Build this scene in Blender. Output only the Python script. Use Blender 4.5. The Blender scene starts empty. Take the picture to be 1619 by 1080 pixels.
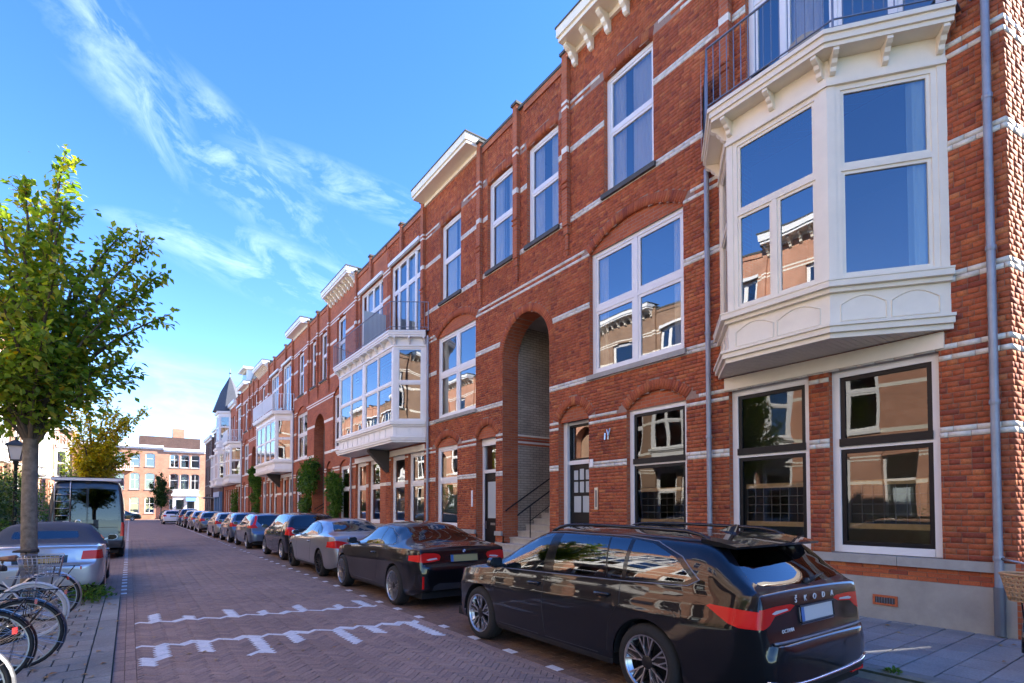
import bpy, bmesh, math, random
import numpy as np
from mathutils import Vector, Matrix
random.seed(11)
RNG = np.random.default_rng(5)
rad = math.radians
scn = bpy.context.scene
COL = scn.collection

# ------------------------------------------------------------------ camera
PITCH = rad(1.6); FPX = 845.0; IW = 1619.0
YAW = math.atan((809.5-205.0)/FPX*math.cos(PITCH))
cd = bpy.data.cameras.new('camera'); cam = bpy.data.objects.new('camera', cd); COL.objects.link(cam)
cam.location = (0, 0, 1.66); cam.rotation_euler = (rad(90)+PITCH, 0, -YAW)
cd.sensor_width = 36.0; cd.lens = FPX/IW*36.0
cd.shift_y = (803.0-FPX*math.tan(PITCH)-540.0)/IW
cd.clip_start = 0.05; cd.clip_end = 3000
scn.camera = cam

# ------------------------------------------------------------------ sky and sun
SUN_AZ = (0.93, -0.3676); SUN_EL = rad(34)
w = bpy.data.worlds.new('World'); scn.world = w; w.use_nodes = True
nt = w.node_tree; nt.nodes.clear()
def N(nt, t, **k):
    n = nt.nodes.new(t)
    for a, b in k.items(): setattr(n, a, b)
    return n
sky = N(nt, 'ShaderNodeTexSky', sky_type='NISHITA', sun_disc=False)
sky.sun_elevation = SUN_EL; sky.sun_rotation = math.atan2(*SUN_AZ)
sky.air_density = 0.85; sky.dust_density = 0.0; sky.ozone_density = 1.6; sky.altitude = 300
hsv = N(nt, 'ShaderNodeHueSaturation'); hsv.inputs['Saturation'].default_value = 1.3; hsv.inputs['Value'].default_value = 1.0; hsv.inputs['Hue'].default_value = 0.514
nt.links.new(sky.outputs[0], hsv.inputs['Color'])
tc = N(nt, 'ShaderNodeTexCoord')
def wmath(op, a, b=None):
    m = N(nt, 'ShaderNodeMath', operation=op)
    for i, x in enumerate((a, b)):
        if x is None: continue
        if isinstance(x, (int, float)): m.inputs[i].default_value = x
        else: nt.links.new(x, m.inputs[i])
    return m.outputs[0]
def cloud_bank(direction, spread, axis_deg, scale, lo, hi, seed):
    """wisps of cirrus drifting round one bearing of the sky"""
    d = Vector(direction).normalized()
    right = d.cross(Vector((0, 0, 1))).normalized(); up = right.cross(d)
    a = rad(axis_deg); e1 = right*math.cos(a)+up*math.sin(a); e2 = -right*math.sin(a)+up*math.cos(a)
    def dot(v):
        n = N(nt, 'ShaderNodeVectorMath', operation='DOT_PRODUCT'); nt.links.new(tc.outputs['Generated'], n.inputs[0]); n.inputs[1].default_value = v
        return n.outputs['Value']
    p, q, f = dot(e1), dot(e2), dot(d)
    r2 = wmath('ADD', wmath('POWER', wmath('ABSOLUTE', wmath('DIVIDE', p, spread[0])), 2.0), wmath('POWER', wmath('ABSOLUTE', wmath('DIVIDE', q, spread[1])), 2.0))
    g = wmath('MAXIMUM', wmath('SUBTRACT', 1.0, r2), 0.0)
    g = wmath('MULTIPLY', g, wmath('GREATER_THAN', f, 0.0))
    cmb = N(nt, 'ShaderNodeCombineXYZ'); nt.links.new(wmath('MULTIPLY', p, scale[0]), cmb.inputs[0]); nt.links.new(wmath('MULTIPLY', q, scale[1]), cmb.inputs[1]); cmb.inputs[2].default_value = seed
    no = N(nt, 'ShaderNodeTexNoise'); no.inputs['Scale'].default_value = 1.0; no.inputs['Detail'].default_value = 8; no.inputs['Roughness'].default_value = 0.64; no.inputs['Distortion'].default_value = 0.45
    nt.links.new(cmb.outputs[0], no.inputs['Vector'])
    mr = N(nt, 'ShaderNodeMapRange'); mr.inputs[1].default_value = lo; mr.inputs[2].default_value = hi; nt.links.new(no.outputs[0], mr.inputs[0])
    return wmath('MULTIPLY', mr.outputs[0], g)
def raydir(u, v):
    cy = 803.0-FPX*math.tan(PITCH)
    x = (u-809.5)/FPX; y = -(v-cy)/FPX
    fh = math.cos(PITCH)-y*math.sin(PITCH); up = math.sin(PITCH)+y*math.cos(PITCH)
    c, s = math.cos(YAW), math.sin(YAW)
    return Vector((x*c+fh*s, -x*s+fh*c, up)).normalized()
CLOUDS = [((200, 115), (.15, .050), -52, (10, 19), .46, .92, 1.3), ((350, 240), (.25, .065), -30, (10, 19), .46, .92, 4.1),
          ((440, 430), (.23, .060), -14, (8, 20), .46, .92, 7.7), ((300, 385), (.12, .025), -8, (8, 24), .44, .95, 2.2),
          ((240, 620), (.40, .075), -6, (5, 18), .46, 1.1, 9.4), ((560, 300), (.2, .035), -12, (8, 22), .48, 1.0, 3.3)]
tot = None
for (uv, sp, ax, sc, lo, hi, sd) in CLOUDS:
    o = cloud_bank(raydir(*uv), sp, ax, sc, lo, hi, sd)
    tot = o if tot is None else wmath('MAXIMUM', tot, o)
# broad thin veil elsewhere in the sky so that it stays an ordinary fair-weather sky all round
tot = wmath('MINIMUM', wmath('MULTIPLY', tot, 0.55), 1.0)
mixc = N(nt, 'ShaderNodeMix', data_type='RGBA'); nt.links.new(tot, mixc.inputs[0]); nt.links.new(hsv.outputs[0], mixc.inputs[6]); mixc.inputs[7].default_value = (4.4, 5.2, 6.3, 1)
bg = N(nt, 'ShaderNodeBackground'); bg.inputs['Strength'].default_value = 0.13
nt.links.new(mixc.outputs[2], bg.inputs['Color'])
wo = N(nt, 'ShaderNodeOutputWorld'); nt.links.new(bg.outputs[0], wo.inputs['Surface'])
sd = bpy.data.lights.new('sun', 'SUN'); sd.energy = 4.7; sd.angle = rad(0.53); sd.color = (1.0, 0.93, 0.82)
sun = bpy.data.objects.new('sun', sd); COL.objects.link(sun)
sv = Vector((SUN_AZ[0]*math.cos(SUN_EL), SUN_AZ[1]*math.cos(SUN_EL), math.sin(SUN_EL)))
sun.rotation_euler = sv.to_track_quat('Z', 'Y').to_euler(); sun.location = (20, -20, 40)
scn.view_settings.view_transform = 'Standard'; scn.view_settings.look = 'None'
scn.view_settings.exposure = 2.2; scn.view_settings.gamma = 1.0; scn.view_settings.use_curve_mapping = False
scn.render.engine = 'CYCLES'; scn.cycles.use_denoising = True; scn.cycles.max_bounces = 12; scn.cycles.diffuse_bounces = 5; scn.cycles.transparent_max_bounces = 12

# ------------------------------------------------------------------ materials
MATS = {}
def mat(name, col=(.5, .5, .5), rough=.6, metal=0., spec=.5, coat=0., coat_rough=.03, noise=None, bump=None, emit=None):
    """noise=(scale, amount[, detail]) multiplies the colour; bump=(scale, strength)"""
    if name in MATS: return MATS[name]
    m = bpy.data.materials.new(name); m.use_nodes = True; MATS[name] = m
    t = m.node_tree; b = t.nodes['Principled BSDF']
    b.inputs['Base Color'].default_value = (*col, 1); b.inputs['Roughness'].default_value = rough
    b.inputs['Metallic'].default_value = metal; b.inputs['Specular IOR Level'].default_value = spec
    b.inputs['Coat Weight'].default_value = coat; b.inputs['Coat Roughness'].default_value = coat_rough
    if noise or bump: tcn = N(t, 'ShaderNodeTexCoord')
    if noise:
        no = N(t, 'ShaderNodeTexNoise'); no.inputs['Scale'].default_value = noise[0]; no.inputs['Detail'].default_value = noise[2] if len(noise) > 2 else 5
        no.inputs['Roughness'].default_value = .65
        t.links.new(tcn.outputs['Object'], no.inputs['Vector'])
        mr = N(t, 'ShaderNodeMapRange'); mr.inputs[1].default_value = .25; mr.inputs[2].default_value = .75; mr.inputs[3].default_value = 1-noise[1]; mr.inputs[4].default_value = 1+noise[1]
        t.links.new(no.outputs[0], mr.inputs[0])
        mx = N(t, 'ShaderNodeVectorMath', operation='SCALE'); mx.inputs[0].default_value = col; t.links.new(mr.outputs[0], mx.inputs['Scale'])
        t.links.new(mx.outputs[0], b.inputs['Base Color'])
    if bump:
        nb = N(t, 'ShaderNodeTexNoise'); nb.inputs['Scale'].default_value = bump[0]; nb.inputs['Detail'].default_value = 6
        t.links.new(tcn.outputs['Object'], nb.inputs['Vector'])
        bp = N(t, 'ShaderNodeBump'); bp.inputs['Strength'].default_value = bump[1]; bp.inputs['Distance'].default_value = .01
        t.links.new(nb.outputs[0], bp.inputs['Height']); t.links.new(bp.outputs[0], b.inputs['Normal'])
    return m

def mat_pieces(name, ramp, rough=.85, nscale=60, namount=.25, bump=.3, big=(1.2, .12), spec=.3):
    """colour picked per loose piece from a ramp, with grain and broad weathering on top"""
    m = bpy.data.materials.new(name); m.use_nodes = True; MATS[name] = m
    t = m.node_tree; b = t.nodes['Principled BSDF']; b.inputs['Roughness'].default_value = rough; b.inputs['Specular IOR Level'].default_value = spec
    ge = N(t, 'ShaderNodeNewGeometry'); oi = N(t, 'ShaderNodeObjectInfo')
    ad = N(t, 'ShaderNodeMath', operation='ADD'); t.links.new(ge.outputs['Random Per Island'], ad.inputs[0]); t.links.new(oi.outputs['Random'], ad.inputs[1])
    fr = N(t, 'ShaderNodeMath', operation='FRACT'); t.links.new(ad.outputs[0], fr.inputs[0])
    cr = N(t, 'ShaderNodeValToRGB'); e = cr.color_ramp.elements
    while len(e) > 1: e.remove(e[-1])
    e[0].position = ramp[0][0]; e[0].color = (*ramp[0][1], 1)
    for p, c in ramp[1:]:
        x = e.new(p); x.color = (*c, 1)
    t.links.new(fr.outputs[0], cr.inputs[0])
    def scl(src, nsc, amt, det):
        no = N(t, 'ShaderNodeTexNoise'); no.inputs['Scale'].default_value = nsc; no.inputs['Detail'].default_value = det; no.inputs['Roughness'].default_value = .6
        t.links.new(ge.outputs['Position'], no.inputs['Vector'])
        mr = N(t, 'ShaderNodeMapRange'); mr.inputs[1].default_value = .3; mr.inputs[2].default_value = .7; mr.inputs[3].default_value = 1-amt; mr.inputs[4].default_value = 1+amt
        t.links.new(no.outputs[0], mr.inputs[0])
        s = N(t, 'ShaderNodeVectorMath', operation='SCALE'); t.links.new(src, s.inputs[0]); t.links.new(mr.outputs[0], s.inputs['Scale'])
        return s.outputs[0], no
    c1, n1 = scl(cr.outputs[0], nscale, namount, 4)
    c2, _ = scl(c1, big[0], big[1], 5)
    t.links.new(c2, b.inputs['Base Color'])
    bp = N(t, 'ShaderNodeBump'); bp.inputs['Strength'].default_value = bump; bp.inputs['Distance'].default_value = .006
    t.links.new(n1.outputs[0], bp.inputs['Height']); t.links.new(bp.outputs[0], b.inputs['Normal'])
    return m

def mat_brickwork(name, c1, c2, mortar, scale=1.0, axes='YZ', bump=.4, ratio=(.235, .072)):
    """flat brickwork for surfaces too far away for single bricks; axes: which object axes run along and up the wall"""
    m = bpy.data.materials.new(name); m.use_nodes = True; MATS[name] = m
    t = m.node_tree; b = t.nodes['Principled BSDF']; b.inputs['Roughness'].default_value = .85; b.inputs['Specular IOR Level'].default_value = .3
    ge = N(t, 'ShaderNodeNewGeometry'); sp = N(t, 'ShaderNodeSeparateXYZ'); t.links.new(ge.outputs['Position'], sp.inputs[0])
    cb = N(t, 'ShaderNodeCombineXYZ')
    if axes == 'S':
        ad = N(t, 'ShaderNodeMath', operation='ADD'); t.links.new(sp.outputs[0], ad.inputs[0]); t.links.new(sp.outputs[1], ad.inputs[1]); t.links.new(ad.outputs[0], cb.inputs[0]); t.links.new(sp.outputs[2], cb.inputs[1])
    else:
        t.links.new(sp.outputs['XYZ'.index(axes[0])], cb.inputs[0]); t.links.new(sp.outputs['XYZ'.index(axes[1])], cb.inputs[1])
    br = N(t, 'ShaderNodeTexBrick'); br.inputs['Scale'].default_value = scale; br.inputs['Color1'].default_value = (*c1, 1); br.inputs['Color2'].default_value = (*c2, 1); br.inputs['Mortar'].default_value = (*mortar, 1)
    br.inputs['Mortar Size'].default_value = .007; br.inputs['Brick Width'].default_value = ratio[0]; br.inputs['Row Height'].default_value = ratio[1]; br.inputs['Bias'].default_value = -.2
    t.links.new(cb.outputs[0], br.inputs['Vector'])
    no = N(t, 'ShaderNodeTexNoise'); no.inputs['Scale'].default_value = 1.3; no.inputs['Detail'].default_value = 7; no.inputs['Roughness'].default_value = .7; t.links.new(ge.outputs['Position'], no.inputs['Vector'])
    mr = N(t, 'ShaderNodeMapRange'); mr.inputs[1].default_value = .3; mr.inputs[2].default_value = .7; mr.inputs[3].default_value = .78; mr.inputs[4].default_value = 1.2; t.links.new(no.outputs[0], mr.inputs[0])
    s = N(t, 'ShaderNodeVectorMath', operation='SCALE'); t.links.new(br.outputs['Color'], s.inputs[0]); t.links.new(mr.outputs[0], s.inputs['Scale']); t.links.new(s.outputs[0], b.inputs['Base Color'])
    bp = N(t, 'ShaderNodeBump'); bp.invert = True; bp.inputs['Strength'].default_value = bump; bp.inputs['Distance'].default_value = .006; t.links.new(br.outputs['Fac'], bp.inputs['Height']); t.links.new(bp.outputs[0], b.inputs['Normal'])
    return m

def mat_glass(name, tint=(.75, .8, .8), ior=2.8, rough=0.0):
    m = bpy.data.materials.new(name); m.use_nodes = True; MATS[name] = m
    t = m.node_tree; t.nodes.clear()
    fr = N(t, 'ShaderNodeFresnel'); fr.inputs['IOR'].default_value = ior
    tr = N(t, 'ShaderNodeBsdfTransparent'); tr.inputs[0].default_value = (*tint, 1)
    gl = N(t, 'ShaderNodeBsdfGlossy'); gl.inputs['Roughness'].default_value = rough; gl.inputs[0].default_value = (.95, .97, 1, 1)
    # panes are never perfectly flat: a very slow ripple
    tcn = N(t, 'ShaderNodeTexCoord'); no = N(t, 'ShaderNodeTexNoise'); no.inputs['Scale'].default_value = .8; no.inputs['Detail'].default_value = 1; t.links.new(tcn.outputs['Object'], no.inputs['Vector'])
    bp = N(t, 'ShaderNodeBump'); bp.inputs['Strength'].default_value = .06; bp.inputs['Distance'].default_value = .1; t.links.new(no.outputs[0], bp.inputs['Height']); t.links.new(bp.outputs[0], gl.inputs['Normal'])
    mx = N(t, 'ShaderNodeMixShader'); t.links.new(fr.outputs[0], mx.inputs[0]); t.links.new(tr.outputs[0], mx.inputs[1]); t.links.new(gl.outputs[0], mx.inputs[2])
    o = N(t, 'ShaderNodeOutputMaterial'); t.links.new(mx.outputs[0], o.inputs[0])
    return m

def mat_leaf(name, ramp, trans=.35):
    m = bpy.data.materials.new(name); m.use_nodes = True; MATS[name] = m
    t = m.node_tree; t.nodes.clear()
    ge = N(t, 'ShaderNodeNewGeometry'); cr = N(t, 'ShaderNodeValToRGB'); e = cr.color_ramp.elements
    while len(e) > 1: e.remove(e[-1])
    e[0].position = ramp[0][0]; e[0].color = (*ramp[0][1], 1)
    for p, c in ramp[1:]:
        x = e.new(p); x.color = (*c, 1)
    t.links.new(ge.outputs['Random Per Island'], cr.inputs[0])
    pr = N(t, 'ShaderNodeBsdfPrincipled'); pr.inputs['Roughness'].default_value = .45; pr.inputs['Specular IOR Level'].default_value = .35; t.links.new(cr.outputs[0], pr.inputs['Base Color'])
    tl = N(t, 'ShaderNodeBsdfTranslucent'); g = N(t, 'ShaderNodeHueSaturation'); g.inputs['Value'].default_value = 1.6; g.inputs['Saturation'].default_value = 1.1; t.links.new(cr.outputs[0], g.inputs['Color']); t.links.new(g.outputs[0], tl.inputs[0])
    mx = N(t, 'ShaderNodeMixShader'); mx.inputs[0].default_value = trans; t.links.new(pr.outputs[0], mx.inputs[1]); t.links.new(tl.outputs[0], mx.inputs[2])
    o = N(t, 'ShaderNodeOutputMaterial'); t.links.new(mx.outputs[0], o.inputs[0])
    return m

RED = [(0, (.40, .098, .038)), (.2, (.44, .116, .043)), (.4, (.34, .079, .033)), (.52, (.50, .160, .056)), (.6, (.42, .104, .040)), (.75, (.36, .085, .036)), (.85, (.24, .057, .034)), (.92, (.43, .112, .042)), (1, (.28, .066, .034))]
mat_pieces('red_brick', RED, big=(1.0, .2))
mat_pieces('white_glazed_brick', [(0, (.72, .66, .54)), (.5, (.80, .74, .62)), (.8, (.64, .58, .47)), (1, (.76, .71, .62))], rough=.45, namount=.1, nscale=25, bump=.1, big=(3, .1))
mat_brickwork('red_brickwork', (.445, .117, .043), (.32, .077, .035), (.32, .18, .122), axes='S')
mat_brickwork('brown_brickwork', (.30, .17, .10), (.22, .12, .075), (.30, .26, .21), axes='S')
mat_brickwork('peach_brickwork', (.50, .235, .145), (.44, .195, .115), (.48, .34, .25), axes='S')
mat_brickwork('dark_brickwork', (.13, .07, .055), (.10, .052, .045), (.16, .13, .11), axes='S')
mat_brickwork('pale_brickwork', (.42, .36, .28), (.33, .28, .22), (.17, .14, .11), axes='S')
mat('mortar', (.31, .205, .155), .95, noise=(30, .2), bump=(80, .3))
mat('plaster', (.37, .335, .28), .9, noise=(2.2, .22, 8), bump=(40, .15))
mat('stone', (.36, .34, .30), .85, noise=(5, .2, 7), bump=(60, .2))
mat('dark_stone', (.075, .075, .07), .8, noise=(8, .3))
mat('step_stone', (.46, .42, .34), .8, noise=(6, .15), bump=(50, .15))
mat('white_paint', (.78, .77, .74), .35, noise=(3, .04))
mat('cream_paint', (.84, .755, .60), .38, noise=(2.5, .06, 7), bump=(30, .03))
mat('black_paint', (.010, .011, .013), .4, spec=.25)
mat('grey_metal', (.22, .23, .26), .45, metal=.6, noise=(6, .15))
mat('zinc', (.30, .32, .36), .5, metal=.4, noise=(4, .18))
mat('steel', (.55, .56, .57), .3, metal=1.)
mat('lead', (.17, .18, .2), .5, metal=.5)
mat('pine', (.74, .52, .29), .6, noise=(12, .15))
mat('interior_wall', (.34, .31, .27), .9); mat('interior_dark', (.07, .06, .055), .9)
mat('curtain', (.9, .9, .88), .9); mat('frosted', (.42, .48, .5), .35)
mat('roofing', (.05, .05, .055), .8); mat('slate', (.055, .06, .075), .6, noise=(9, .3))
mat('letter_white', (.8, .8, .8), .4)
mat_glass('window_glass'); mat_glass('shop_glass', (.8, .85, .84), 1.75); mat_glass('leaded_glass', (.55, .62, .6), 1.45)
M = lambda n: MATS[n]

# ------------------------------------------------------------------ object helpers
ORG = {}
def link(o): COL.objects.link(o); return o
def thing(name, label, cat, loc=(0, 0, 0), rotz=0., group=None, local=False):
    # local=True: the parts are modelled round the thing's own base, not in street space
    o = link(bpy.data.objects.new(name, None)); o.location = loc; o.rotation_euler = (0, 0, rotz)
    o.empty_display_size = .2
    o['label'] = label; o['category'] = cat
    if group: o['group'] = group
    if not local: ORG[o.name] = Vector(loc)
    return o
def tag(o, label=None, cat=None, group=None, kind=None):
    if label: o['label'] = label
    if cat: o['category'] = cat
    if group: o['group'] = group
    if kind: o['kind'] = kind
    return o
def copy_tree(o, parent=None):
    c = o.copy(); COL.objects.link(c); c.parent = parent
    for ch in list(o.children): copy_tree(ch, c)
    return c

ID = lambda u, w, z: (u, w, z)
class MB:
    """collects polygons; P maps local (u, w, z) to the builder's space"""
    def __init__(s, P=ID, flip=False): s.v = []; s.f = []; s.m = []; s.P = P; s.flip = flip
    def pv(s, p): s.v.append(s.P(*p)); return len(s.v)-1
    def poly(s, pts, m=0):
        s.f.append([s.pv(p) for p in pts]); s.m.append(m); return s
    def box(s, a0, a1, b0, b1, c0, c1, m=0):
        if a1 < a0: a0, a1 = a1, a0
        if b1 < b0: b0, b1 = b1, b0
        if c1 < c0: c0, c1 = c1, c0
        n = len(s.v)
        for p in ((a0, b0, c0), (a1, b0, c0), (a1, b1, c0), (a0, b1, c0), (a0, b0, c1), (a1, b0, c1), (a1, b1, c1), (a0, b1, c1)): s.v.append(s.P(*p))
        for q in ((0, 3, 2, 1), (4, 5, 6, 7), (0, 1, 5, 4), (1, 2, 6, 5), (2, 3, 7, 6), (3, 0, 4, 7)): s.f.append([n+i for i in q]); s.m.append(m)
        return s
    def prism(s, pts0, pts1, m=0, caps=True):
        """two matching 3-D loops joined by quads"""
        n = len(s.v); k = len(pts0)
        for p in pts0: s.v.append(s.P(*p))
        for p in pts1: s.v.append(s.P(*p))
        for i in range(k):
            j = (i+1) % k; s.f.append([n+i, n+j, n+k+j, n+k+i]); s.m.append(m)
        if caps:
            s.f.append([n+i for i in range(k)][::-1]); s.m.append(m); s.f.append([n+k+i for i in range(k)]); s.m.append(m)
        return s
    def tube(s, pts, r, n=6, m=0, closed=False, caps=True):
        pts = [Vector(p) for p in pts]; k = len(pts); base = len(s.v)
        rr = r if isinstance(r, (list, tuple)) else [r]*k
        prev = None
        for i, p in enumerate(pts):
            if closed: t = pts[(i+1) % k]-pts[i-1]
            else: t = pts[min(i+1, k-1)]-pts[max(i-1, 0)]
            if t.length < 1e-9: t = Vector((0, 0, 1))
            t.normalize()
            a = prev if prev is not None else (Vector((0, 0, 1)) if abs(t.z) < .9 else Vector((1, 0, 0)))
            x = (a-t*a.dot(t))
            if x.length < 1e-6: x = t.orthogonal()
            x.normalize(); y = t.cross(x); prev = x
            for j in range(n):
                an = 2*math.pi*j/n; q = p+(x*math.cos(an)+y*math.sin(an))*rr[i]; s.v.append(s.P(*q))
        for i in range(k if closed else k-1):
            i2 = (i+1) % k
            for j in range(n):
                j2 = (j+1) % n; s.f.append([base+i*n+j, base+i*n+j2, base+i2*n+j2, base+i2*n+j]); s.m.append(m)
        if caps and not closed:
            s.f.append([base+j for j in range(n)][::-1]); s.m.append(m); s.f.append([base+(k-1)*n+j for j in range(n)]); s.m.append(m)
        return s
    def lathe(s, prof, center=(0, 0, 0), axis='Z', n=20, m=0):
        """prof: (radius, height) pairs"""
        base = len(s.v); k = len(prof)
        for j in range(n):
            a = 2*math.pi*j/n; c, d = math.cos(a), math.sin(a)
            for r, h in prof:
                p = {'Z': (r*c, r*d, h), 'Y': (r*c, h, r*d), 'X': (h, r*c, r*d)}[axis]
                s.v.append(s.P(center[0]+p[0], center[1]+p[1], center[2]+p[2]))
        for j in range(n):
            j2 = (j+1) % n
            for i in range(k-1): s.f.append([base+j*k+i, base+j2*k+i, base+j2*k+i+1, base+j*k+i+1]); s.m.append(m)
        return s
    def obj(s, name, parent=None, mats=('stone',), smooth=False, sharp=None):
        if isinstance(mats, str): mats = (mats,)
        me = bpy.data.meshes.new(name)
        off = Vector((0, 0, 0))
        q = parent
        while q is not None:
            if q.name in ORG: off = off+ORG[q.name]
            q = q.parent
        v = np.array(s.v, float)-np.array(off)
        f = [x[::-1] for x in s.f] if s.flip else s.f
        me.from_pydata(v.tolist(), [], f); 
        for x in mats: me.materials.append(M(x))
        if len(mats) > 1: me.polygons.foreach_set('material_index', s.m)
        if smooth:
            me.polygons.foreach_set('use_smooth', [True]*len(me.polygons))
            if sharp: me.set_sharp_from_angle(angle=rad(sharp))
        me.update()
        o = link(bpy.data.objects.new(name, me)); o.parent = parent
        return o

def pieces_mesh(name, V, nf, mats, parent=None, mi=None, off=(0, 0, 0)):
    """V: (n, 8, 3) box corners; five faces each (no back)"""
    n = len(V); me = bpy.data.meshes.new(name)
    Q = np.array(nf); F = (np.arange(n)[:, None, None]*V.shape[1]+Q[None]).reshape(-1, 4)
    me.vertices.add(n*V.shape[1]); me.vertices.foreach_set('co', (V-np.array(off)).reshape(-1).astype(np.float32))
    me.loops.add(F.size); me.loops.foreach_set('vertex_index', F.reshape(-1).astype(np.int32))
    me.polygons.add(len(F)); me.polygons.foreach_set('loop_start', np.arange(0, F.size, 4, dtype=np.int32))
    for x in mats: me.materials.append(M(x))
    if mi is not None: me.polygons.foreach_set('material_index', np.repeat(np.array(mi, np.int32), len(Q)))
    me.update(calc_edges=True); me.validate()
    o = link(bpy.data.objects.new(name, me)); o.parent = parent
    return o
# ------------------------------------------------------------------ brick houses
FX = 8.64            # facade line of the right-hand row
CH = .072           # one brick course
def right_row(axis, sg): return (lambda u, w_, z: (FX-w_, axis+sg*u, z)), sg < 0
def left_row(axis, sg, X=-6.2): return (lambda u, w_, z: (X+w_, axis+sg*u, z)), sg > 0

def arch_geo(o):
    u0, u1, z0, zs, rise = o[:5]; c = (u0+u1)/2; hw = (u1-u0)/2
    if rise <= 0: return c, hw, None, None
    Rr = (hw*hw+rise*rise)/(2*rise); return c, hw, Rr, zs+rise-Rr
def half_at(o, z, ring=0.):
    """half width of an opening at height z (None when solid)"""
    u0, u1, z0, zs, rise = o[:5]; c, hw, Rr, cz = arch_geo(o)
    if z < z0: return None
    if z < zs: return hw
    if Rr is None: return None
    d = (Rr+ring)**2-(z-cz)**2
    return math.sqrt(d) if d > 0 and z > cz-1e-6 else None
def solids(u0, u1, ops, z, ring=0.):
    cut = []
    for o in ops:
        h = half_at(o, z, ring)
        if h is not None: c = (o[0]+o[1])/2; cut.append((c-h, c+h))
    cut.sort(); out = []; a = u0
    for s, e in cut:
        if s > a: out.append((a, min(s, u1)))
        a = max(a, e)
        if a >= u1: break
    if a < u1: out.append((a, u1))
    return [(s, e) for s, e in out if e-s > .015]

BRICK_F = [(0, 3, 2, 1), (4, 5, 6, 7), (1, 2, 6, 5), (3, 0, 4, 7), (2, 3, 7, 6)]
BRICK_F_FLIP = [q[::-1] for q in BRICK_F]
def is_band(z, bands):
    for zb, n in bands:
        if zb <= z+1e-6 < zb+n*CH-1e-4: return True
    return False
def brick_wall(P, flip, u0, u1, z0, z1, ops, H, org, bands, n_single=300, key=None, rings=True, wname='facade_wall'):
    """real bricks on a mortar bed: alternate courses of stretchers and headers, cut at the openings; arches in radial bricks"""
    mb = MB(P, flip); red = []; wht = []
    k = 0; z = z0
    while z < z1-.02:
        zm = z+CH/2
        for s, e in solids(u0, u1, ops, zm):
            mb.poly([(s, -.006, z), (e, -.006, z), (e, -.006, z+CH), (s, -.006, z+CH)][::-1])
        band = is_band(z, bands)
        Lb = .235 if (k % 2 == 0 or band) else .1175
        off = random.choice((0, .1175, .059, .176)) if k % 2 == 0 else random.choice((0, .059))
        for s, e in solids(u0, u1, ops, zm, .212 if rings else 0):
            n = math.floor((s-off)/Lb)
            while n*Lb+off < e-.012:
                a = max(s, n*Lb+off); b = min(e, (n+1)*Lb+off); n += 1
                if b-a < .022: continue
                full = abs(b-a-Lb) < 1e-6
                (wht if band else red).append((a+.0032, b-.0032, z+.0032, z+CH-.0040, full))
        k += 1; z += CH
    wall = mb.obj(wname, H, 'mortar')
    def corners(rows, proud=0.):
        a = np.array([r[:4] for r in rows]); n = len(a); V = np.zeros((n, 8, 3)); wo = RNG.uniform(-.0025, .002, n)+proud
        for i, (uu, ww, zz) in enumerate(((0, 0, 2), (1, 0, 2), (1, 1, 2), (0, 1, 2), (0, 0, 3), (1, 0, 3), (1, 1, 3), (0, 1, 3))):
            V[:, i, 0] = a[:, uu]; V[:, i, 1] = wo if ww else -.05; V[:, i, 2] = a[:, zz]+RNG.uniform(-.001, .001, n)
        return V
    def world(V):
        out = np.empty_like(V); x, y, zz = P(V[..., 0], V[..., 1], V[..., 2])
        out[..., 0] = x; out[..., 1] = y; out[..., 2] = zz; return out
    F = BRICK_F_FLIP if flip else BRICK_F
    single = []
    if n_single:
        cand = [i for i, r in enumerate(red) if r[4]]
        cand.sort(key=lambda i: key(red[i])); pick = set(cand[:n_single]); single = [red[i] for i in pick]; red = [r for i, r in enumerate(red) if i not in pick]
    cw = world(corners(red))
    # radial bricks over the arches
    if rings:
        ex = []
        for o in ops:
            c, hw, Rr, cz = arch_geo(o)
            if Rr is None: continue
            th = math.asin(min(1, hw/Rr)); n = max(3, int(round(2*th*(Rr+.1)/.066)))
            for i in range(n):
                a0 = -th+2*th*i/n+.004/(Rr+.1); a1 = -th+2*th*(i+1)/n-.004/(Rr+.1); rb = Rr+.207+random.uniform(-.002, .002); ra = Rr-.003
                um = c+(Rr+.1)*math.sin((a0+a1)/2)
                if um < u0 or um > u1: continue
                f = lambda r, a, ww: (min(max(c+r*math.sin(a), u0+.001), u1-.001), ww, cz+r*math.cos(a))
                wo = random.uniform(.002, .006)
                ex.append([f(ra, a0, -.05), f(ra, a1, -.05), f(ra, a1, wo), f(ra, a0, wo), f(rb, a0, -.05), f(rb, a1, -.05), f(rb, a1, wo), f(rb, a0, wo)])
        if ex: cw = np.concatenate([cw, world(np.array(ex))])
    bo = pieces_mesh('brick_courses', cw, F, ['red_brick'], wall, off=org); bo['kind'] = 'stuff'
    if wht:
        bw = pieces_mesh('white_brick_band', world(corners(wht, .003)), F, ['white_glazed_brick'], wall, off=org); bw['kind'] = 'stuff'
    # the bricks that show largest, one object each
    cache = {}
    for r in single:
        L = round(r[1]-r[0], 3)
        if L not in cache:
            V = corners([(0, L, 0, r[3]-r[2])]); p0 = np.array(P(0., 0., 0.)); Wd = world(V)-p0
            o = pieces_mesh('brick', Wd, F, ['red_brick'], wall); cache[L] = o.data; 
        else:
            o = link(bpy.data.objects.new('brick', cache[L])); o.parent = wall
        q = P(r[0], random.uniform(-.002, .002), r[2]); o.location = Vector(q)-Vector(org)
    return wall

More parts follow.
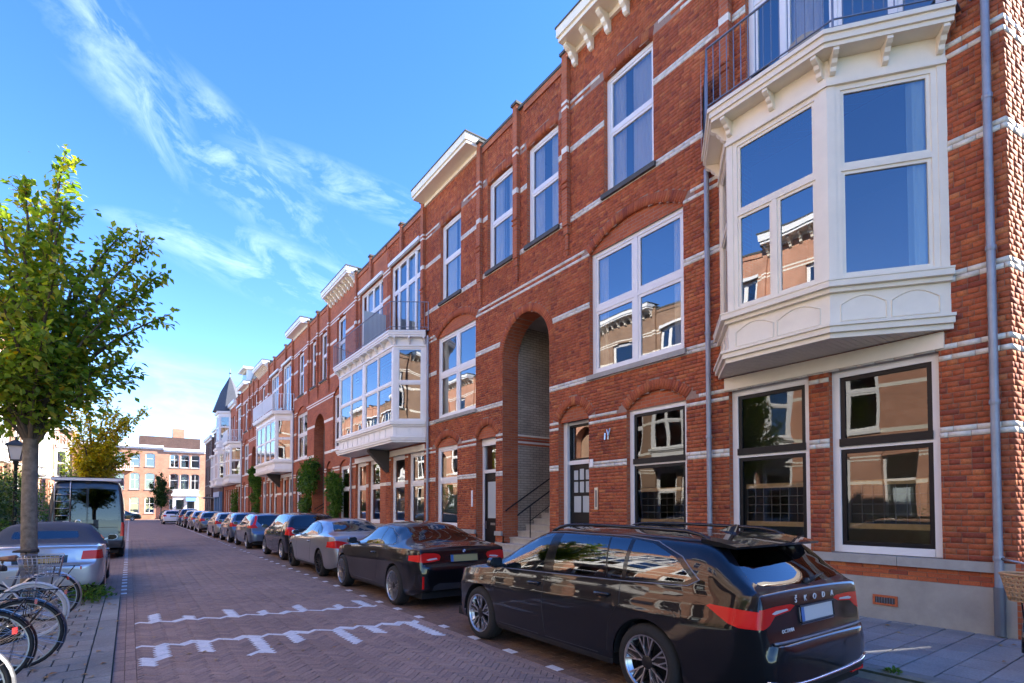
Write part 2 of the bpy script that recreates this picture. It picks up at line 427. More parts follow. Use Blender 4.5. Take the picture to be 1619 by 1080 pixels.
def flat_wall(P, flip, u0, u1, z0, z1, ops, H, bands, material, band_mat='white_glazed_brick', wname='facade_wall'):
    mb = MB(P, flip); strips_ = []; z = z0
    edges = sorted({z0, z1, *[min(max(o[2], z0), z1) for o in ops], *[min(max(o[3], z0), z1) for o in ops]})
    for o in ops:
        if o[4] > 0:
            zz = o[3]
            while zz < min(o[3]+o[4], z1): edges.append(zz); zz += CH
            edges.append(min(o[3]+o[4], z1))
    edges = sorted(set(round(e, 4) for e in edges))
    for a, b in zip(edges, edges[1:]):
        if b-a < 1e-4: continue
        for s, e in solids(u0, u1, ops, (a+b)/2):
            mb.poly([(s, 0, a), (e, 0, a), (e, 0, b), (s, 0, b)][::-1])
    for zb, n in bands:
        if zb < z0 or zb > z1: continue
        for s, e in solids(u0, u1, ops, zb+n*CH/2): strips_.append((s, e, zb, zb+n*CH-.006))
    wall = mb.obj(wname, H, material)
    for s, e, za, zb in strips_: bb = MB(P, flip); bb.box(s, e, -.02, .006, za, zb); bb.obj('white_brick_band', wall, band_mat)
    return wall

def reveals(P, flip, ops, depth, wall, material, u0=-1e9, u1=1e9):
    for o in ops:
        mb = MB(P, flip); a, b, z0, zs, rise = o[:5]; c, hw, Rr, cz = arch_geo(o); d = o[5] if len(o) > 5 else depth
        if a >= u0: mb.poly([(a, -.006, z0), (a, -d, z0), (a, -d, zs), (a, -.006, zs)])
        if b <= u1: mb.poly([(b, -.006, z0), (b, -.006, zs), (b, -d, zs), (b, -d, z0)])
        if Rr is None:
            mb.poly([(max(a, u0), -.006, zs), (max(a, u0), -d, zs), (min(b, u1), -d, zs), (min(b, u1), -.006, zs)])
        else:
            th = math.asin(min(1, hw/Rr)); n = 14
            for i in range(n):
                a0 = -th+2*th*i/n; a1 = -th+2*th*(i+1)/n; x0, x1 = c+Rr*math.sin(a0), c+Rr*math.sin(a1)
                if x1 < u0+1e-4 or x0 > u1-1e-4: continue
                mb.poly([(max(x0, u0), -.004, cz+Rr*math.cos(a0)), (max(x0, u0), -d, cz+Rr*math.cos(a0)), (min(x1, u1), -d, cz+Rr*math.cos(a1)), (min(x1, u1), -.004, cz+Rr*math.cos(a1))])
        mb.obj('reveal', wall, material)

def tympanum(P, flip, o, house, material, w0=-.07):
    """brick infill between a flat window head and the arch above it"""
    c, hw, Rr, cz = arch_geo(o); th = math.asin(min(1, hw/Rr)); n = 12; mb = MB(P, flip)
    pts = [(c+Rr*math.sin(-th+2*th*i/n), w0, cz+Rr*math.cos(-th+2*th*i/n)) for i in range(n+1)]
    mb.poly([(c-hw, w0, o[3]-.02)]+pts+[(c+hw, w0, o[3]-.02)]); mb.obj('arch_infill', house, material)

def curtain_mesh(P, flip, parent, a, b, z0, z1, w0, material='curtain', n=10):
    mb = MB(P, flip); k = max(8, int((b-a)*40)); ph = random.random()*6
    pts = [(a+(b-a)*i/k, w0+.022*math.sin(i*1.35+ph)+.01*math.sin(i*.6)) for i in range(k+1)]
    for p, q in zip(pts, pts[1:]): mb.poly([(p[0], p[1], z0), (q[0], q[1], z0), (q[0], q[1], z1), (p[0], p[1], z1)])
    return mb.obj('curtain', parent, material, smooth=True)

def window(P, flip, house, u0, u1, z0, z1, cols=(1,), rows=(1,), fr=.085, sash=.055, rec=.11, mf='white_paint', ms=None, sill=None, glass='window_glass', curtain=None, bar=.07, merge_top=False, name='window'):
    """outer frame > sash frames, one pane per light, sill; cols/rows are fractions from u0 / from the bottom"""
    ms = ms or mf
    f = MB(P, flip); d0, d1 = -rec-.09, -rec
    f.box(u0, u0+fr, d0, d1, z0, z1); f.box(u1-fr, u1, d0, d1, z0, z1); f.box(u0+fr, u1-fr, d0, d1, z1-fr, z1); f.box(u0+fr, u1-fr, d0, d1+.015, z0, z0+fr)
    tc_ = sum(cols); tr = sum(rows); us = [u0+fr]; zs = [z0+fr]; acc = 0
    for c in cols: acc += c; us.append(u0+fr+(u1-u0-2*fr)*acc/tc_)
    acc = 0
    for r in rows: acc += r; zs.append(z0+fr+(z1-z0-2*fr)*acc/tr)
    for x in us[1:-1]: f.box(x-bar/2, x+bar/2, d0, d1-.004, z0+fr, z1-fr if not merge_top else zs[-2])
    for y in zs[1:-1]:
        for i in range(len(us)-1):
            a = us[i]+(bar/2 if i else 0); b = us[i+1]-(bar/2 if i < len(us)-2 else 0)
            if merge_top: a, b = us[i], us[i+1]
            f.box(a, b, d0, d1-.008, y-bar/2, y+bar/2)
    wn = f.obj(name, house, mf)
    for j in range(len(zs)-1):
        top = merge_top and j == len(zs)-2
        cells = [(0, len(us)-1)] if top else [(i, i+1) for i in range(len(us)-1)]
        for i, i2 in cells:
            a = us[i]+(bar/2 if i > 0 else 0); b = us[i2]-(bar/2 if i2 < len(us)-1 else 0)
            y0 = zs[j]+(bar/2 if j else 0); y1 = zs[j+1]-(bar/2 if j < len(zs)-2 else 0)
            if sash:
                s = MB(P, flip); e0, e1 = d0+.02, d1-.02
                s.box(a, a+sash, e0, e1, y0, y1); s.box(b-sash, b, e0, e1, y0, y1); s.box(a+sash, b-sash, e0, e1, y1-sash, y1); s.box(a+sash, b-sash, e0, e1, y0, y0+sash)
                s.obj('sash_frame', wn, ms)
            g = MB(P, flip); wg = d0+.045; k = sash*.9 if sash else 0
            g.poly([(a+k, wg, y0+k), (b-k, wg, y0+k), (b-k, wg, y1-k), (a+k, wg, y1-k)][::-1]); g.obj('pane', wn, glass)
    if sill:
        s = MB(P, flip); s.box(u0-.06, u1+.06, -rec-.05, .07, z0-.11, z0-.005); s.obj('sill', wn, sill)
    if curtain:
        for (a, b) in curtain: curtain_mesh(P, flip, wn, u0+fr+(u1-u0-2*fr)*a, u0+fr+(u1-u0-2*fr)*b, z0+.05, z1-.05, d0-.05)
    return wn

def offset_line(pts, d):
    """offset an open plan polyline outwards (to its left-hand side when walked from first to last)"""
    out = []
    for i, p in enumerate(pts):
        ns = []
        for a, b in ((i-1, i), (i, i+1)):
            if a < 0 or b >= len(pts): continue
            dx, dy = pts[b][0]-pts[a][0], pts[b][1]-pts[a][1]; l = math.hypot(dx, dy); ns.append((-dy/l, dx/l))
        if len(ns) == 1: n = ns[0]; out.append((p[0]+n[0]*d, p[1]+n[1]*d))
        else:
            mx, my = ns[0][0]+ns[1][0], ns[0][1]+ns[1][1]; l2 = (mx*mx+my*my)/2; out.append((p[0]+mx*d/l2, p[1]+my*d/l2))
    return out
def strip(mb, pts, d0, d1, z0, z1, m=0):
    a = offset_line(pts, d0); b = offset_line(pts, d1)
    for i in range(len(pts)-1):
        l0 = [(a[i][0], a[i][1]), (a[i+1][0], a[i+1][1]), (b[i+1][0], b[i+1][1]), (b[i][0], b[i][1])]
        mb.prism([(x, y, z0) for x, y in l0], [(x, y, z1) for x, y in l0], m)
def segP(P, A, B):
    """frame of one face of a bay: t along A>B, d outwards (left), z"""
    dx, dy = B[0]-A[0], B[1]-A[1]; l = math.hypot(dx, dy); dx /= l; dy /= l
    return (lambda t, d, z: P(A[0]+dx*t-dy*d, A[1]+dy*t+dx*d, z)), l
CONSOLE = [(0, 0), (.24, 0), (.25, -.05), (.20, -.085), (.155, -.10), (.13, -.15), (.085, -.18), (.07, -.235), (.03, -.26), (0, -.26)]
def console(P, flip, parent, t, z, width=.075, k=1., material='cream_paint', w0=0., lab='bracket'):
    mb = MB(P, flip)
    mb.prism([(t-width/2, w0+d*k, z+h*k) for d, h in CONSOLE], [(t+width/2, w0+d*k, z+h*k) for d, h in CONSOLE])
    return mb.obj(lab, parent, material)

def bay(P, flip, house, pts, faces, z0=3.97, z1=7.88, material='cream_paint', panel='arched', brk=True, over=.30, name='bay_window', ctr=None, tops=None, curtain_face=None, transom=6.33):
    """pts: plan corners (u, w) walked so that outside lies to the left. faces: per face (columns, mode)"""
    b = MB(P, flip); n = len(pts)
    strip(b, pts, -.06, .0, z0+.02, 4.78)                # panel zone
    strip(b, pts, 0, .05, z0, z0+.07); strip(b, pts, 0, .10, z0+.07, z0+.15); strip(b, pts, 0, .13, z0+.15, z0+.19)
    strip(b, pts, 0, .06, 4.60, 4.66); strip(b, pts, 0, .12, 4.66, 4.74); strip(b, pts, -.06, .13, 4.74, 4.765)
    bo = b.obj(name, house, material)
    b = MB(P, flip); strip(b, pts, -.07, .0, 7.50, z1+.02); strip(b, pts, 0, .03, 7.50, 7.56); b.obj('bay_frieze', bo, material)
    # soffit in boards
    inner = [(p[0], 0.0) for p in (pts[0], pts[-1])]
    us = sorted(p[0] for p in pts); lo, hi = us[0], us[-1]
    s = MB(P, flip); k = int((hi-lo)/.085)
    def depth(u):
        for A, B in zip(pts, pts[1:]):
            x0, x1 = sorted((A[0], B[0]))
            if x0-1e-6 <= u <= x1+1e-6 and abs(B[0]-A[0]) > 1e-6: return A[1]+(B[1]-A[1])*(u-A[0])/(B[0]-A[0])
        return 0
    for i in range(k):
        a = lo+(hi-lo)*i/k+.004; e = lo+(hi-lo)*(i+1)/k-.004; da, de = depth(a), depth(e)
        if max(da, de) < .03: continue
        s.prism([(a, 0, z0+.012), (e, 0, z0+.012), (e, de, z0+.012), (a, da, z0+.012)], [(a, 0, z0+.03), (e, 0, z0+.03), (e, de, z0+.03), (a, da, z0+.03)])
    s.obj('soffit_boards', bo, material)
    for i, (A, B) in enumerate(zip(pts, pts[1:])):
        cfg = faces[i]
        if cfg is None: continue
        Q, l = segP(P, A, B); cols, mode = cfg
        m = .10 if l > .5 else .05
        # corner posts
        q = MB(Q, flip); q.box(0, m, -.10, 0, 4.765, 7.50); q.box(l-m, l, -.10, 0, 4.765, 7.50); q.obj('corner_post', bo, material)
        # panels under the ledge
        npn = max(1, int(round(l/.62))) if panel else 0
        pn = MB(Q, flip)
        for j in range(npn):
            x0 = .10+(l-.2)*j/npn+.03; x1 = .10+(l-.2)*(j+1)/npn-.03; za, zb = z0+.24, 4.56
            if x1-x0 < .15: continue
            if panel == 'arched':
                path = [(x0, .004, za), (x1, .004, za)]+[(x1-(x1-x0)*t/10, .004, zb-.13+.11*math.sin(math.pi*t/10)) for t in range(11)]
            else: path = [(x0, .004, za), (x1, .004, za), (x1, .004, zb), (x0, .004, zb)]
            pn.tube(path, .009, 4, closed=True)
        if pn.v: pn.obj('panel_mould', bo, material)
        # frame and lights directly under the bay so that panes stay sub-parts
        f = MB(Q, flip); a0, a1, y0, y1, fr, bar = m, l-m, 4.765, 7.50, .07, .075; zt = transom
        f.box(a0, a0+fr, -.085, -.012, y0, y1); f.box(a1-fr, a1, -.085, -.012, y0, y1); f.box(a0+fr, a1-fr, -.085, -.012, y1-fr, y1); f.box(a0+fr, a1-fr, -.085, -.004, y0, y0+fr); f.box(a0+fr, a1-fr, -.085, -.01, zt-bar/2, zt+bar/2)
        tcs = sum(cols); xs = [a0+fr]; acc = 0
        for c in cols: acc += c; xs.append(a0+fr+(a1-a0-2*fr)*acc/tcs)
        for x in xs[1:-1]:
            f.box(x-bar/2, x+bar/2, -.084, -.012, y0+fr, zt-bar/2)
            if mode != 'merge': f.box(x-bar/2, x+bar/2, -.084, -.012, zt+bar/2, y1-fr)
        f.obj('frame', bo, material)
        lights = []
        for j in range(len(xs)-1): lights.append((xs[j]+(bar/2 if j else 0), xs[j+1]-(bar/2 if j < len(xs)-2 else 0), y0+fr, zt-bar/2))
        if mode == 'merge': lights.append((xs[0], xs[-1], zt+bar/2, y1-fr))
        else:
            for j in range(len(xs)-1): lights.append((xs[j]+(bar/2 if j else 0), xs[j+1]-(bar/2 if j < len(xs)-2 else 0), zt+bar/2, y1-fr))
        sf = MB(Q, flip)
        for (a, e, c0, c1) in lights:
            k_ = .045
            sf.box(a, a+k_, -.07, -.03, c0, c1); sf.box(e-k_, e, -.07, -.03, c0, c1); sf.box(a+k_, e-k_, -.07, -.03, c1-k_, c1); sf.box(a+k_, e-k_, -.07, -.03, c0, c0+k_)
            g = MB(Q, flip); g.poly([(a+k_, -.05, c0+k_), (e-k_, -.05, c0+k_), (e-k_, -.05, c1-k_), (a+k_, -.05, c1-k_)][::-1]); g.obj('pane', bo, 'window_glass')
        sf.obj('sash_frame', bo, material)
        if curtain_face and i in curtain_face:
            for (ca, cb) in curtain_face[i]: curtain_mesh(Q, flip, bo, m+(l-2*m)*ca, m+(l-2*m)*cb, 4.85, 7.45, -.11)
        if brk:
            nb = max(2, int(round(l/.75))+1)
            for j in range(nb):
                t = .07+(l-.14)*j/(nb-1); console(Q, flip, bo, t, z1-.002, .07, .92, material)
    # cornice and balcony deck
    c = MB(P, flip)
    strip(c, pts, -.05, over-.06, z1, z1+.06); strip(c, pts, -.05, over-.03, z1+.06, z1+.15); strip(c, pts, -.05, over, z1+.15, z1+.21)
    c.obj('bay_cornice', bo, material)
    d = MB(P, flip); op = offset_line(pts, over-.02)
    poly = [(op[0][0], -.02)]+op+[(op[-1][0], -.02)]
    d.prism([(x, y, z1+.211) for x, y in poly], [(x, y, z1+.235) for x, y in poly]); d.obj('balcony_deck', bo, 'lead')
    return bo

def railing(P, flip, house, pts, off, zd, h=1.02, gap=.115, material='grey_metal', bal=.008, toprail=.018, name='balcony_railing', single=True, flat=False):
    line = offset_line(pts, off); r = MB(P, flip)
    for A, B in zip(line, line[1:]):
        for zz, rr in ((zd+h, toprail), (zd+.09, .013)): r.tube([(A[0], A[1], zz), (B[0], B[1], zz)], rr, 6)
    for p in line: r.tube([(p[0], p[1], zd-.03), (p[0], p[1], zd+h)], .016, 6)
    ro = r.obj(name, house, material)
    proto = None
    for A, B in zip(line, line[1:]):
        l = math.hypot(B[0]-A[0], B[1]-A[1]); n = max(1, int(l/gap))
        for i in range(1, n):
            x, y = A[0]+(B[0]-A[0])*i/n, A[1]+(B[1]-A[1])*i/n
            if flat: b = MB(P, flip); b.box(x-.03, x+.03, y-.012, y+.012, zd+.09, zd+h)
            else: b = MB(P, flip); b.tube([(x, y, zd+.09), (x, y, zd+h)], bal, 5)
            b.obj('baluster', ro, material)
    return ro

def door(P, flip, house, u0, u1, z0, zs, o, style):
    """frame > toplight pane, door leaf with its lights and handle"""
    f = MB(P, flip); r0, r1 = -.34, -.24
    if style == 'lattice': f.box(u0, u0+.13, r0, r1+.06, z0, zs); f.box(u1-.09, u1, r0, r1, z0, zs)
    else: f.box(u0, u0+.09, r0, r1, z0, zs); f.box(u1-.09, u1, r0, r1, z0, zs)
    ul, ur = u0+.13 if style == 'lattice' else u0+.09, u1-.09
    f.box(ul, ur, r0, r1, zs-.08, zs); f.box(ul, ur, r0, r1+.01, 2.72, 2.82)
    d = f.obj('door_frame', house, 'white_paint')
    if style == 'lattice':
        k = MB(P, flip); 
        k.box(ul, ul+.05, r0+.02, r1-.02, 2.82, zs-.08); k.box(ur-.05, ur, r0+.02, r1-.02, 2.82, zs-.08); k.box(ul+.05, ur-.05, r0+.02, r1-.02, 2.82, 2.87); k.box(ul+.05, ur-.05, r0+.02, r1-.02, zs-.13, zs-.08); k.obj('toplight_frame', d, 'black_paint')
    g = MB(P, flip); g.poly([(ul, r0+.04, 2.82), (ur, r0+.04, 2.82), (ur, r0+.04, zs-.08), (ul, r0+.04, zs-.08)][::-1]); g.obj('toplight_pane', d, 'window_glass')
    l = MB(P, flip); l.box(ul, ur, r0+.01, r1-.03, z0+.02, 2.72)
    lo = l.obj('door_leaf', house, 'black_paint')
    w_ = r1-.028
    if style == 'lattice':
        wdt = ur-ul
        for r_, (za, zb) in enumerate(((1.55, 1.95), (2.03, 2.3), (2.34, 2.6))):
            nc = 2 if r_ == 0 else 3
            for c_ in range(nc):
                a = ul+.12+(wdt-.24)*c_/nc+.02; e = ul+.12+(wdt-.24)*(c_+1)/nc-.02
                top = zb+(.0 if r_ < 2 else .06*math.sin(math.pi*(c_+.5)/3)-.05)
                p = MB(P, flip); p.poly([(a, w_, za), (e, w_, za), (e, w_, top), (a, w_, top)][::-1]); p.obj('door_light', lo, 'frosted')
                m = MB(P, flip); m.tube([(a, w_, za), (e, w_, za), (e, w_, top), (a, w_, top)], .010, 4, closed=True); m.obj('glazing_bead', lo, 'black_paint')
        m = MB(P, flip); m.tube([(ul+.1, w_, .55), (ur-.1, w_, .55), (ur-.1, w_, 1.3), (ul+.1, w_, 1.3)], .012, 4, closed=True); m.obj('panel_mould', lo, 'black_paint')
        hx = ul+.06
    else:
        p = MB(P, flip); p.poly([(ul+.17, w_, 1.35), (ur-.17, w_, 1.35), (ur-.17, w_, 2.45), (ul+.17, w_, 2.45)][::-1]); p.obj('door_light', lo, 'frosted')
        m = MB(P, flip); m.tube([(ul+.16, w_, 1.34), (ur-.16, w_, 1.34), (ur-.16, w_, 2.46), ((ul+ur)/2, w_, 2.53), (ul+.16, w_, 2.46)], .014, 4, closed=True); m.obj('glazing_bead', lo, 'black_paint')
        m = MB(P, flip); m.box((ul+ur)/2-.12, (ul+ur)/2+.12, w_, w_+.012, 1.14, 1.21); m.obj('letter_slot', lo, 'steel')
        hx = ur-.07
    k = MB(P, flip); k.box(hx-.02, hx+.02, w_, w_+.01, 1.02, 1.26); k.tube([(hx, w_, 1.16), (hx, w_+.05, 1.16), (hx+.10, w_+.05, 1.16)], .009, 6); k.obj('door_handle', lo, 'steel')
    st = MB(P, flip); st.box(u0, u1, -.4, -.02, .02, z0+.02); st.obj('door_step', house, 'stone')

BANDS = [(2.61, 2), (3.61, 1), (3.735, 1), (4.61, 2), (6.30, 2), (7.55, 1), (7.675, 1), (8.61, 2), (10.36, 2), (11.42, 1), (11.545, 1)]
BANDS = [(.99+round((z-.99)/CH)*CH, n) for z, n in BANDS]

def house(axis, sg, label, W=9.7, detail=False, row='right', brick='red_brickwork', bay_kind='half', X=-6.2, low=False, ground='white', du=0., uend=None, bands=True, cat_group=None, lights=True, cornice=True, singles=300, mid_pil=True):
    P, flip = right_row(axis, sg) if row == 'right' else left_row(axis, sg, X)
    base = P(W/2, 0, .1)
    H = thing('brick_house', label, 'house', base, 0, cat_group); org = Vector(base)
    U1 = W
    bd = BANDS if bands else []
    arch = (-1.05, 1.05, .10, 5.93, 1.04, .55)
    dr = (1.40, 2.48, .10, 3.78, .36, .30); gw = (3.64, 5.15, 1.0, 3.76, .30)
    g2 = (6.05, 7.42, 1.0, 3.74, 0); g3 = (7.72, 9.08, 1.0, 3.74, 0)
    f1 = (2.52, 5.12, 4.72, 7.58, .40); bo_ = (6.35, 9.2, 4.3, 7.75, 0, .3)
    tw = (3.02+du, 4.42+du, 8.75, 11.42, .06); ta = (.11+du, 1.42+du, 8.75, 11.42, .06)
    bl = (6.45, 9.25, 8.15, 11.62, 0)
    ops = [arch, dr, gw, g2, g3, f1, bo_, tw, ta, bl]
    zt = 12.68
    if detail:
        def key(r):
            u, z = r[0], r[2]; p = P(u, 0, z); d = math.dist(p, (0, 0, 1.66)); q = Vector(p)-Vector((0, 0, 1.66))
            hid = z < 1.45 and u < 7.2
            fwd = q.x*math.sin(YAW)+q.y*math.cos(YAW); rgt = q.x*math.cos(YAW)-q.y*math.sin(YAW)
            u_ = 809.5+FPX*rgt/max(fwd, .1); v_ = 803-FPX*q.z/max(fwd, .1)
            return d+(50 if hid else 0)+(100 if not (0 < u_ < 1619 and 0 < v_ < 1080) else 0)
        wl = brick_wall(P, flip, 0, U1, .99, zt, ops, H, org, bd, singles, key)
        # stone and plaster foot of the wall
        lo = [o for o in (arch, dr)]
        for a, e in solids(0, U1, lo, .9):
            n = max(1, int(round((e-a)/1.25)))
            for i in range(n): s = MB(P, flip); s.box(a+(e-a)*i/n+.003, a+(e-a)*(i+1)/n-.003, -.2, .055, .865, .99); s.obj('sill_stone', wl, 'stone')
        for a, e in solids(0, U1, lo, .4): s = MB(P, flip); s.box(a, e, -.2, .035, .02, .68); s.obj('plaster_plinth', wl, 'plaster')
        rows = []
        for a, e in solids(0, U1, lo, .75): mb = MB(P, flip); mb.box(a, e, -.05, -.004, .68, .866); mb.obj('mortar_bed', wl, 'mortar')
        rr = MB(P, flip)
        for k in range(3):
            for a, e in solids(0, U1, lo, .75):
                n = math.floor(a/.22); off = .11*(k % 2)
                while n*.22+off < e:
                    x0, x1 = max(a, n*.22+off), min(e, n*.22+.22+off); n += 1
                    if x1-x0 > .03: rr.box(x0+.004, x1-.004, -.04, random.uniform(.004, .009), .683+k*.061, .683+k*.061+.053)
        rr.obj('brick_courses', wl, 'red_brick')['kind'] = 'stuff'
    else:
        wl = flat_wall(P, flip, 0, U1, .99, zt, ops, H, bd, brick)
        for a, e in solids(0, U1, [arch, dr], .5): s = MB(P, flip); s.box(a, e, -.2, .04, .02, .99); s.obj('plinth', wl, 'plaster' if not low else 'stone')
    reveals(P, flip, [arch], .55, wl, brick, u0=0); reveals(P, flip, [dr, gw, g2, g3, f1, tw, ta, bl, bo_], .22, wl, brick)
    for o in (dr, gw, f1): tympanum(P, flip, o, H, brick)
    # ---- shell: rooms, floors, roof
    s = MB(P, flip); D = -3.4
    s.box(1.25, U1-.02, D-.1, D, .1, zt-.3, 0)
    for zf in (.42, 4.15, 8.12, 12.0): s.box(1.25, U1-.02, D, -.30, zf-.14, zf)
    for u_ in (1.25, 2.6, 5.75, U1-.12): s.box(u_, u_+.1, D, -.30, .1, zt-.3)
    s.box(0, 1.25, D, -.3, 7.4, 7.5); s.box(0, 1.25, D-.1, D, 7.4, zt-.3); 
    s.obj('interior', H, 'interior_wall')
    s = MB(P, flip); s.box(0, U1-.01, -9.0, -.28, zt-.25, zt-.12); s.box(0, U1-.01, -9.1, -9.0, .05, zt-.12); s.obj('roof', H, 'roofing')
    # ---- pilasters, parapet coping
    pil = [1.78+du, 6.1, 8.0] + ([.30] if (mid_pil and du) else [])
    for u_ in pil:
        p = MB(P, flip); cpg = MB(P, flip)
        full = u_ != 8.0; pbs = []
        w_ = .19
        p.box(u_-w_/2, u_+w_/2, 0, .115, 8.55 if full else 11.75, zt+.16)
        if full:
            p.box(u_-w_/2+.02, u_+w_/2-.02, 0, .085, 8.35, 8.55); p.box(u_-w_/2+.045, u_+w_/2-.045, 0, .055, 7.98, 8.35); p.box(u_-.02, u_+.02, 0, .035, 7.85, 7.98)
            p.tube([(u_-w_/2-.01, .125, 9.62), (u_+w_/2+.01, .125, 9.62)], .03, 8); p.tube([(u_-w_/2-.01, .125, 9.48), (u_+w_/2+.01, .125, 9.48)], .02, 8)
            for zb, n in bd:
                if zb > 8.7: pb = MB(P, flip); pb.box(u_-w_/2-.004, u_+w_/2+.004, .05, .121, zb, zb+n*CH-.006); pbs.append(pb)
        cpg.box(u_-w_/2-.04, u_+w_/2+.04, -.25, .16, zt+.16, zt+.23)
        po_ = p.obj('pilaster', H, brick); cpg.obj('coping', po_, 'dark_stone')
        for pb in pbs: pb.obj('white_brick_band', po_, 'white_glazed_brick')
    c0, c1 = 2.05+du*.6, 6.0
    for a, e in ((0, c0), (c1, U1)): cpg = MB(P, flip); cpg.box(a, e, -.25, .07, zt, zt+.075); cpg.obj('coping', H, 'dark_stone')
    # shallow frames round the recessed parapet panels
    for a, e in ((.45 if du else .02, 1.66+du), (6.22, 7.88), (8.12, U1-.05)): p = MB(P, flip); p.box(a, e, 0, .045, zt-.17, zt); p.obj('parapet_frieze', H, brick)
    # ---- white eaves cornice on consoles
    if cornice:
        k = MB(P, flip); za = 12.66
        k.box(c0, c1, 0, .07, za-.02, za+.10); k.box(c0-.04, c1+.04, 0, .50, za+.10, za+.20); k.box(c0-.06, c1+.06, .0, .55, za+.20, za+.42)
        co = k.obj('cornice', H, 'cream_paint' if detail else 'white_paint')
        if sg < 0 or row == 'left' or du == 0:
            nb = 9 if not detail else 8
            for i in range(nb): console(P, flip, co, c0+.06+(c1-c0-.12)*i/(nb-1), za+.10, .11, 1.55, 'cream_paint', .0)
        g = MB(P, flip); g.box(c0-.09, c1+.09, -.3, .57, za+.42, za+.46); g.obj('gutter_edge', co, 'dark_stone')
    # ---- windows
    mf = 'white_paint'
    window(P, flip, H, f1[0], f1[1], f1[2], f1[3], cols=(1, 1), rows=(.54, .46), fr=.10, sash=.065, bar=.11, mf=mf, sill='stone' if detail else 'white_paint', curtain=[(0, .12), (.88, 1)] if lights else None)
    for o, cr in ((tw, [(0, .3), (.45, 1)]), (ta, [(0, .35), (.6, 1)])):
        window(P, flip, H, o[0], o[1], o[2], o[3]+.02, rows=(.53, .47), fr=.085, sash=.055, bar=.075, mf=mf, sill='dark_stone', curtain=cr if lights else None)
    # french windows to the balcony
    window(P, flip, H, bl[0], bl[1], bl[2], bl[3], cols=(.2, .3, .3, .2), rows=(.68, .32), fr=.09, sash=.06, bar=.06, mf=mf, name='balcony_doors', curtain=[(.2, .42)] if lights else None)
    s = MB(P, flip); s.box(bl[0]-.05, bl[1]+.05, -.05, .10, bl[3], bl[3]+.13); s.obj('balcony_lintel', H, mf)
    # ground floor
    blk = ground == 'black'
    for o in ([gw, g2, g3]):
        wn = window(P, flip, H, o[0], o[1], o[2]+.0, o[3], rows=(.585, .415), fr=.105, sash=.062 if blk else .06, bar=.09, mf=mf, ms='black_paint' if blk else mf, glass='shop_glass' if blk else 'window_glass')
        if blk:
            # dark transom and the wooden rails with leaded panels behind the lower light
            a, e = o[0]+.1, o[1]-.1
            t = MB(P, flip); t.box(a, e, -.215, -.085, 2.585, 2.70); t.obj('transom', wn, 'black_paint')
            r = MB(P, flip); r.box(a+.06, e-.06, -.30, -.25, 2.00, 2.075); r.box(a+.06, e-.06, -.30, -.25, 1.35, 1.43); r.obj('wooden_rail', wn, 'pine')
            g = MB(P, flip); n = int((e-a)/.165)
            for i in range(n+1): x = a+.08+(e-a-.16)*i/n; g.box(x-.006, x+.006, -.285, -.265, 1.43, 2.0)
            for j in range(1, 4): g.box(a+.08, e-.08, -.284, -.266, 1.43+.57*j/4-.006, 1.43+.57*j/4+.006)
            g.obj('lead_cames', wn, 'lead')
            g = MB(P, flip); g.poly([(a+.08, -.276, 1.43), (e-.08, -.276, 1.43), (e-.08, -.276, 2.0), (a+.08, -.276, 2.0)][::-1]); g.obj('leaded_pane', wn, 'leaded_glass')
        elif detail:
            g = MB(P, flip); g.poly([(o[0]+.12, -.225, 1.2), (o[1]-.12, -.225, 1.2), (o[1]-.12, -.225, 2.1), (o[0]+.12, -.225, 2.1)][::-1]); g.obj('privacy_film', wn, 'frosted')
    if not blk or not detail: pass
    s = MB(P, flip); s.box(5.98, 9.15, -.02, .03, 3.75, 3.965); s.obj('bay_fascia', H, 'cream_paint' if detail else 'white_paint')
    door(P, flip, H, dr[0], dr[1], .25, dr[3], dr, 'lattice' if blk else 'plain')
    return H, P, flip, org
# ------------------------------------------------------------------ the terrace on the right
def drainpipe(P, flip, H, u, z0, z1, w=.085, r=.045, material='zinc'):
    m = MB(P, flip); m.tube([(u, w, z0), (u, w, z1)], r, 10); 
    o = m.obj('drainpipe', H, material, smooth=True, sharp=50)
    z = z0+.9
    while z < z1:
        k = MB(P, flip); k.lathe([(r+.008, -.03), (r+.012, 0), (r+.008, .03)], (u, w, z), 'Z', 10); k.box(u-.012, u+.012, 0, w-.03, z-.012, z+.012); k.obj('pipe_clip', o, material); z += 1.9
    return o

H1, P1, f1_, org1 = house(11.5, -1, 'corner brick house with cream bay window and black-framed ground floor windows', W=9.8, detail=True, ground='black', du=0.)
b1 = [(5.9, 0), (6.6, .86), (8.13, .86), (9.23, 0)]
bay(P1, f1_, H1, b1, [((1,), ''), ((1, 1), 'merge'), ((1,), '')], curtain_face={2: [(.74, .97)]})
railing(P1, f1_, H1, [(5.72, .0), (6.45, .98), (8.28, .98), (9.45, 0)], .10, 8.115, 1.05)
# frosted side screen at the far end of the balcony
s = MB(P1, f1_); s.poly([(5.56, .03, 8.2), (5.93, .55, 8.2), (5.93, .55, 9.6), (5.56, .03, 9.6)]); s.obj('balcony_screen', H1, 'frosted')
drainpipe(P1, f1_, H1, 5.70, .15, 7.9); drainpipe(P1, f1_, H1, 9.65, .15, 12.9)
s = MB(P1, f1_); s.tube([(9.65, .085, .12), (9.65, .085, .70)], .056, 10); s.obj('pipe_foot', H1, 'lead', smooth=True, sharp=50)
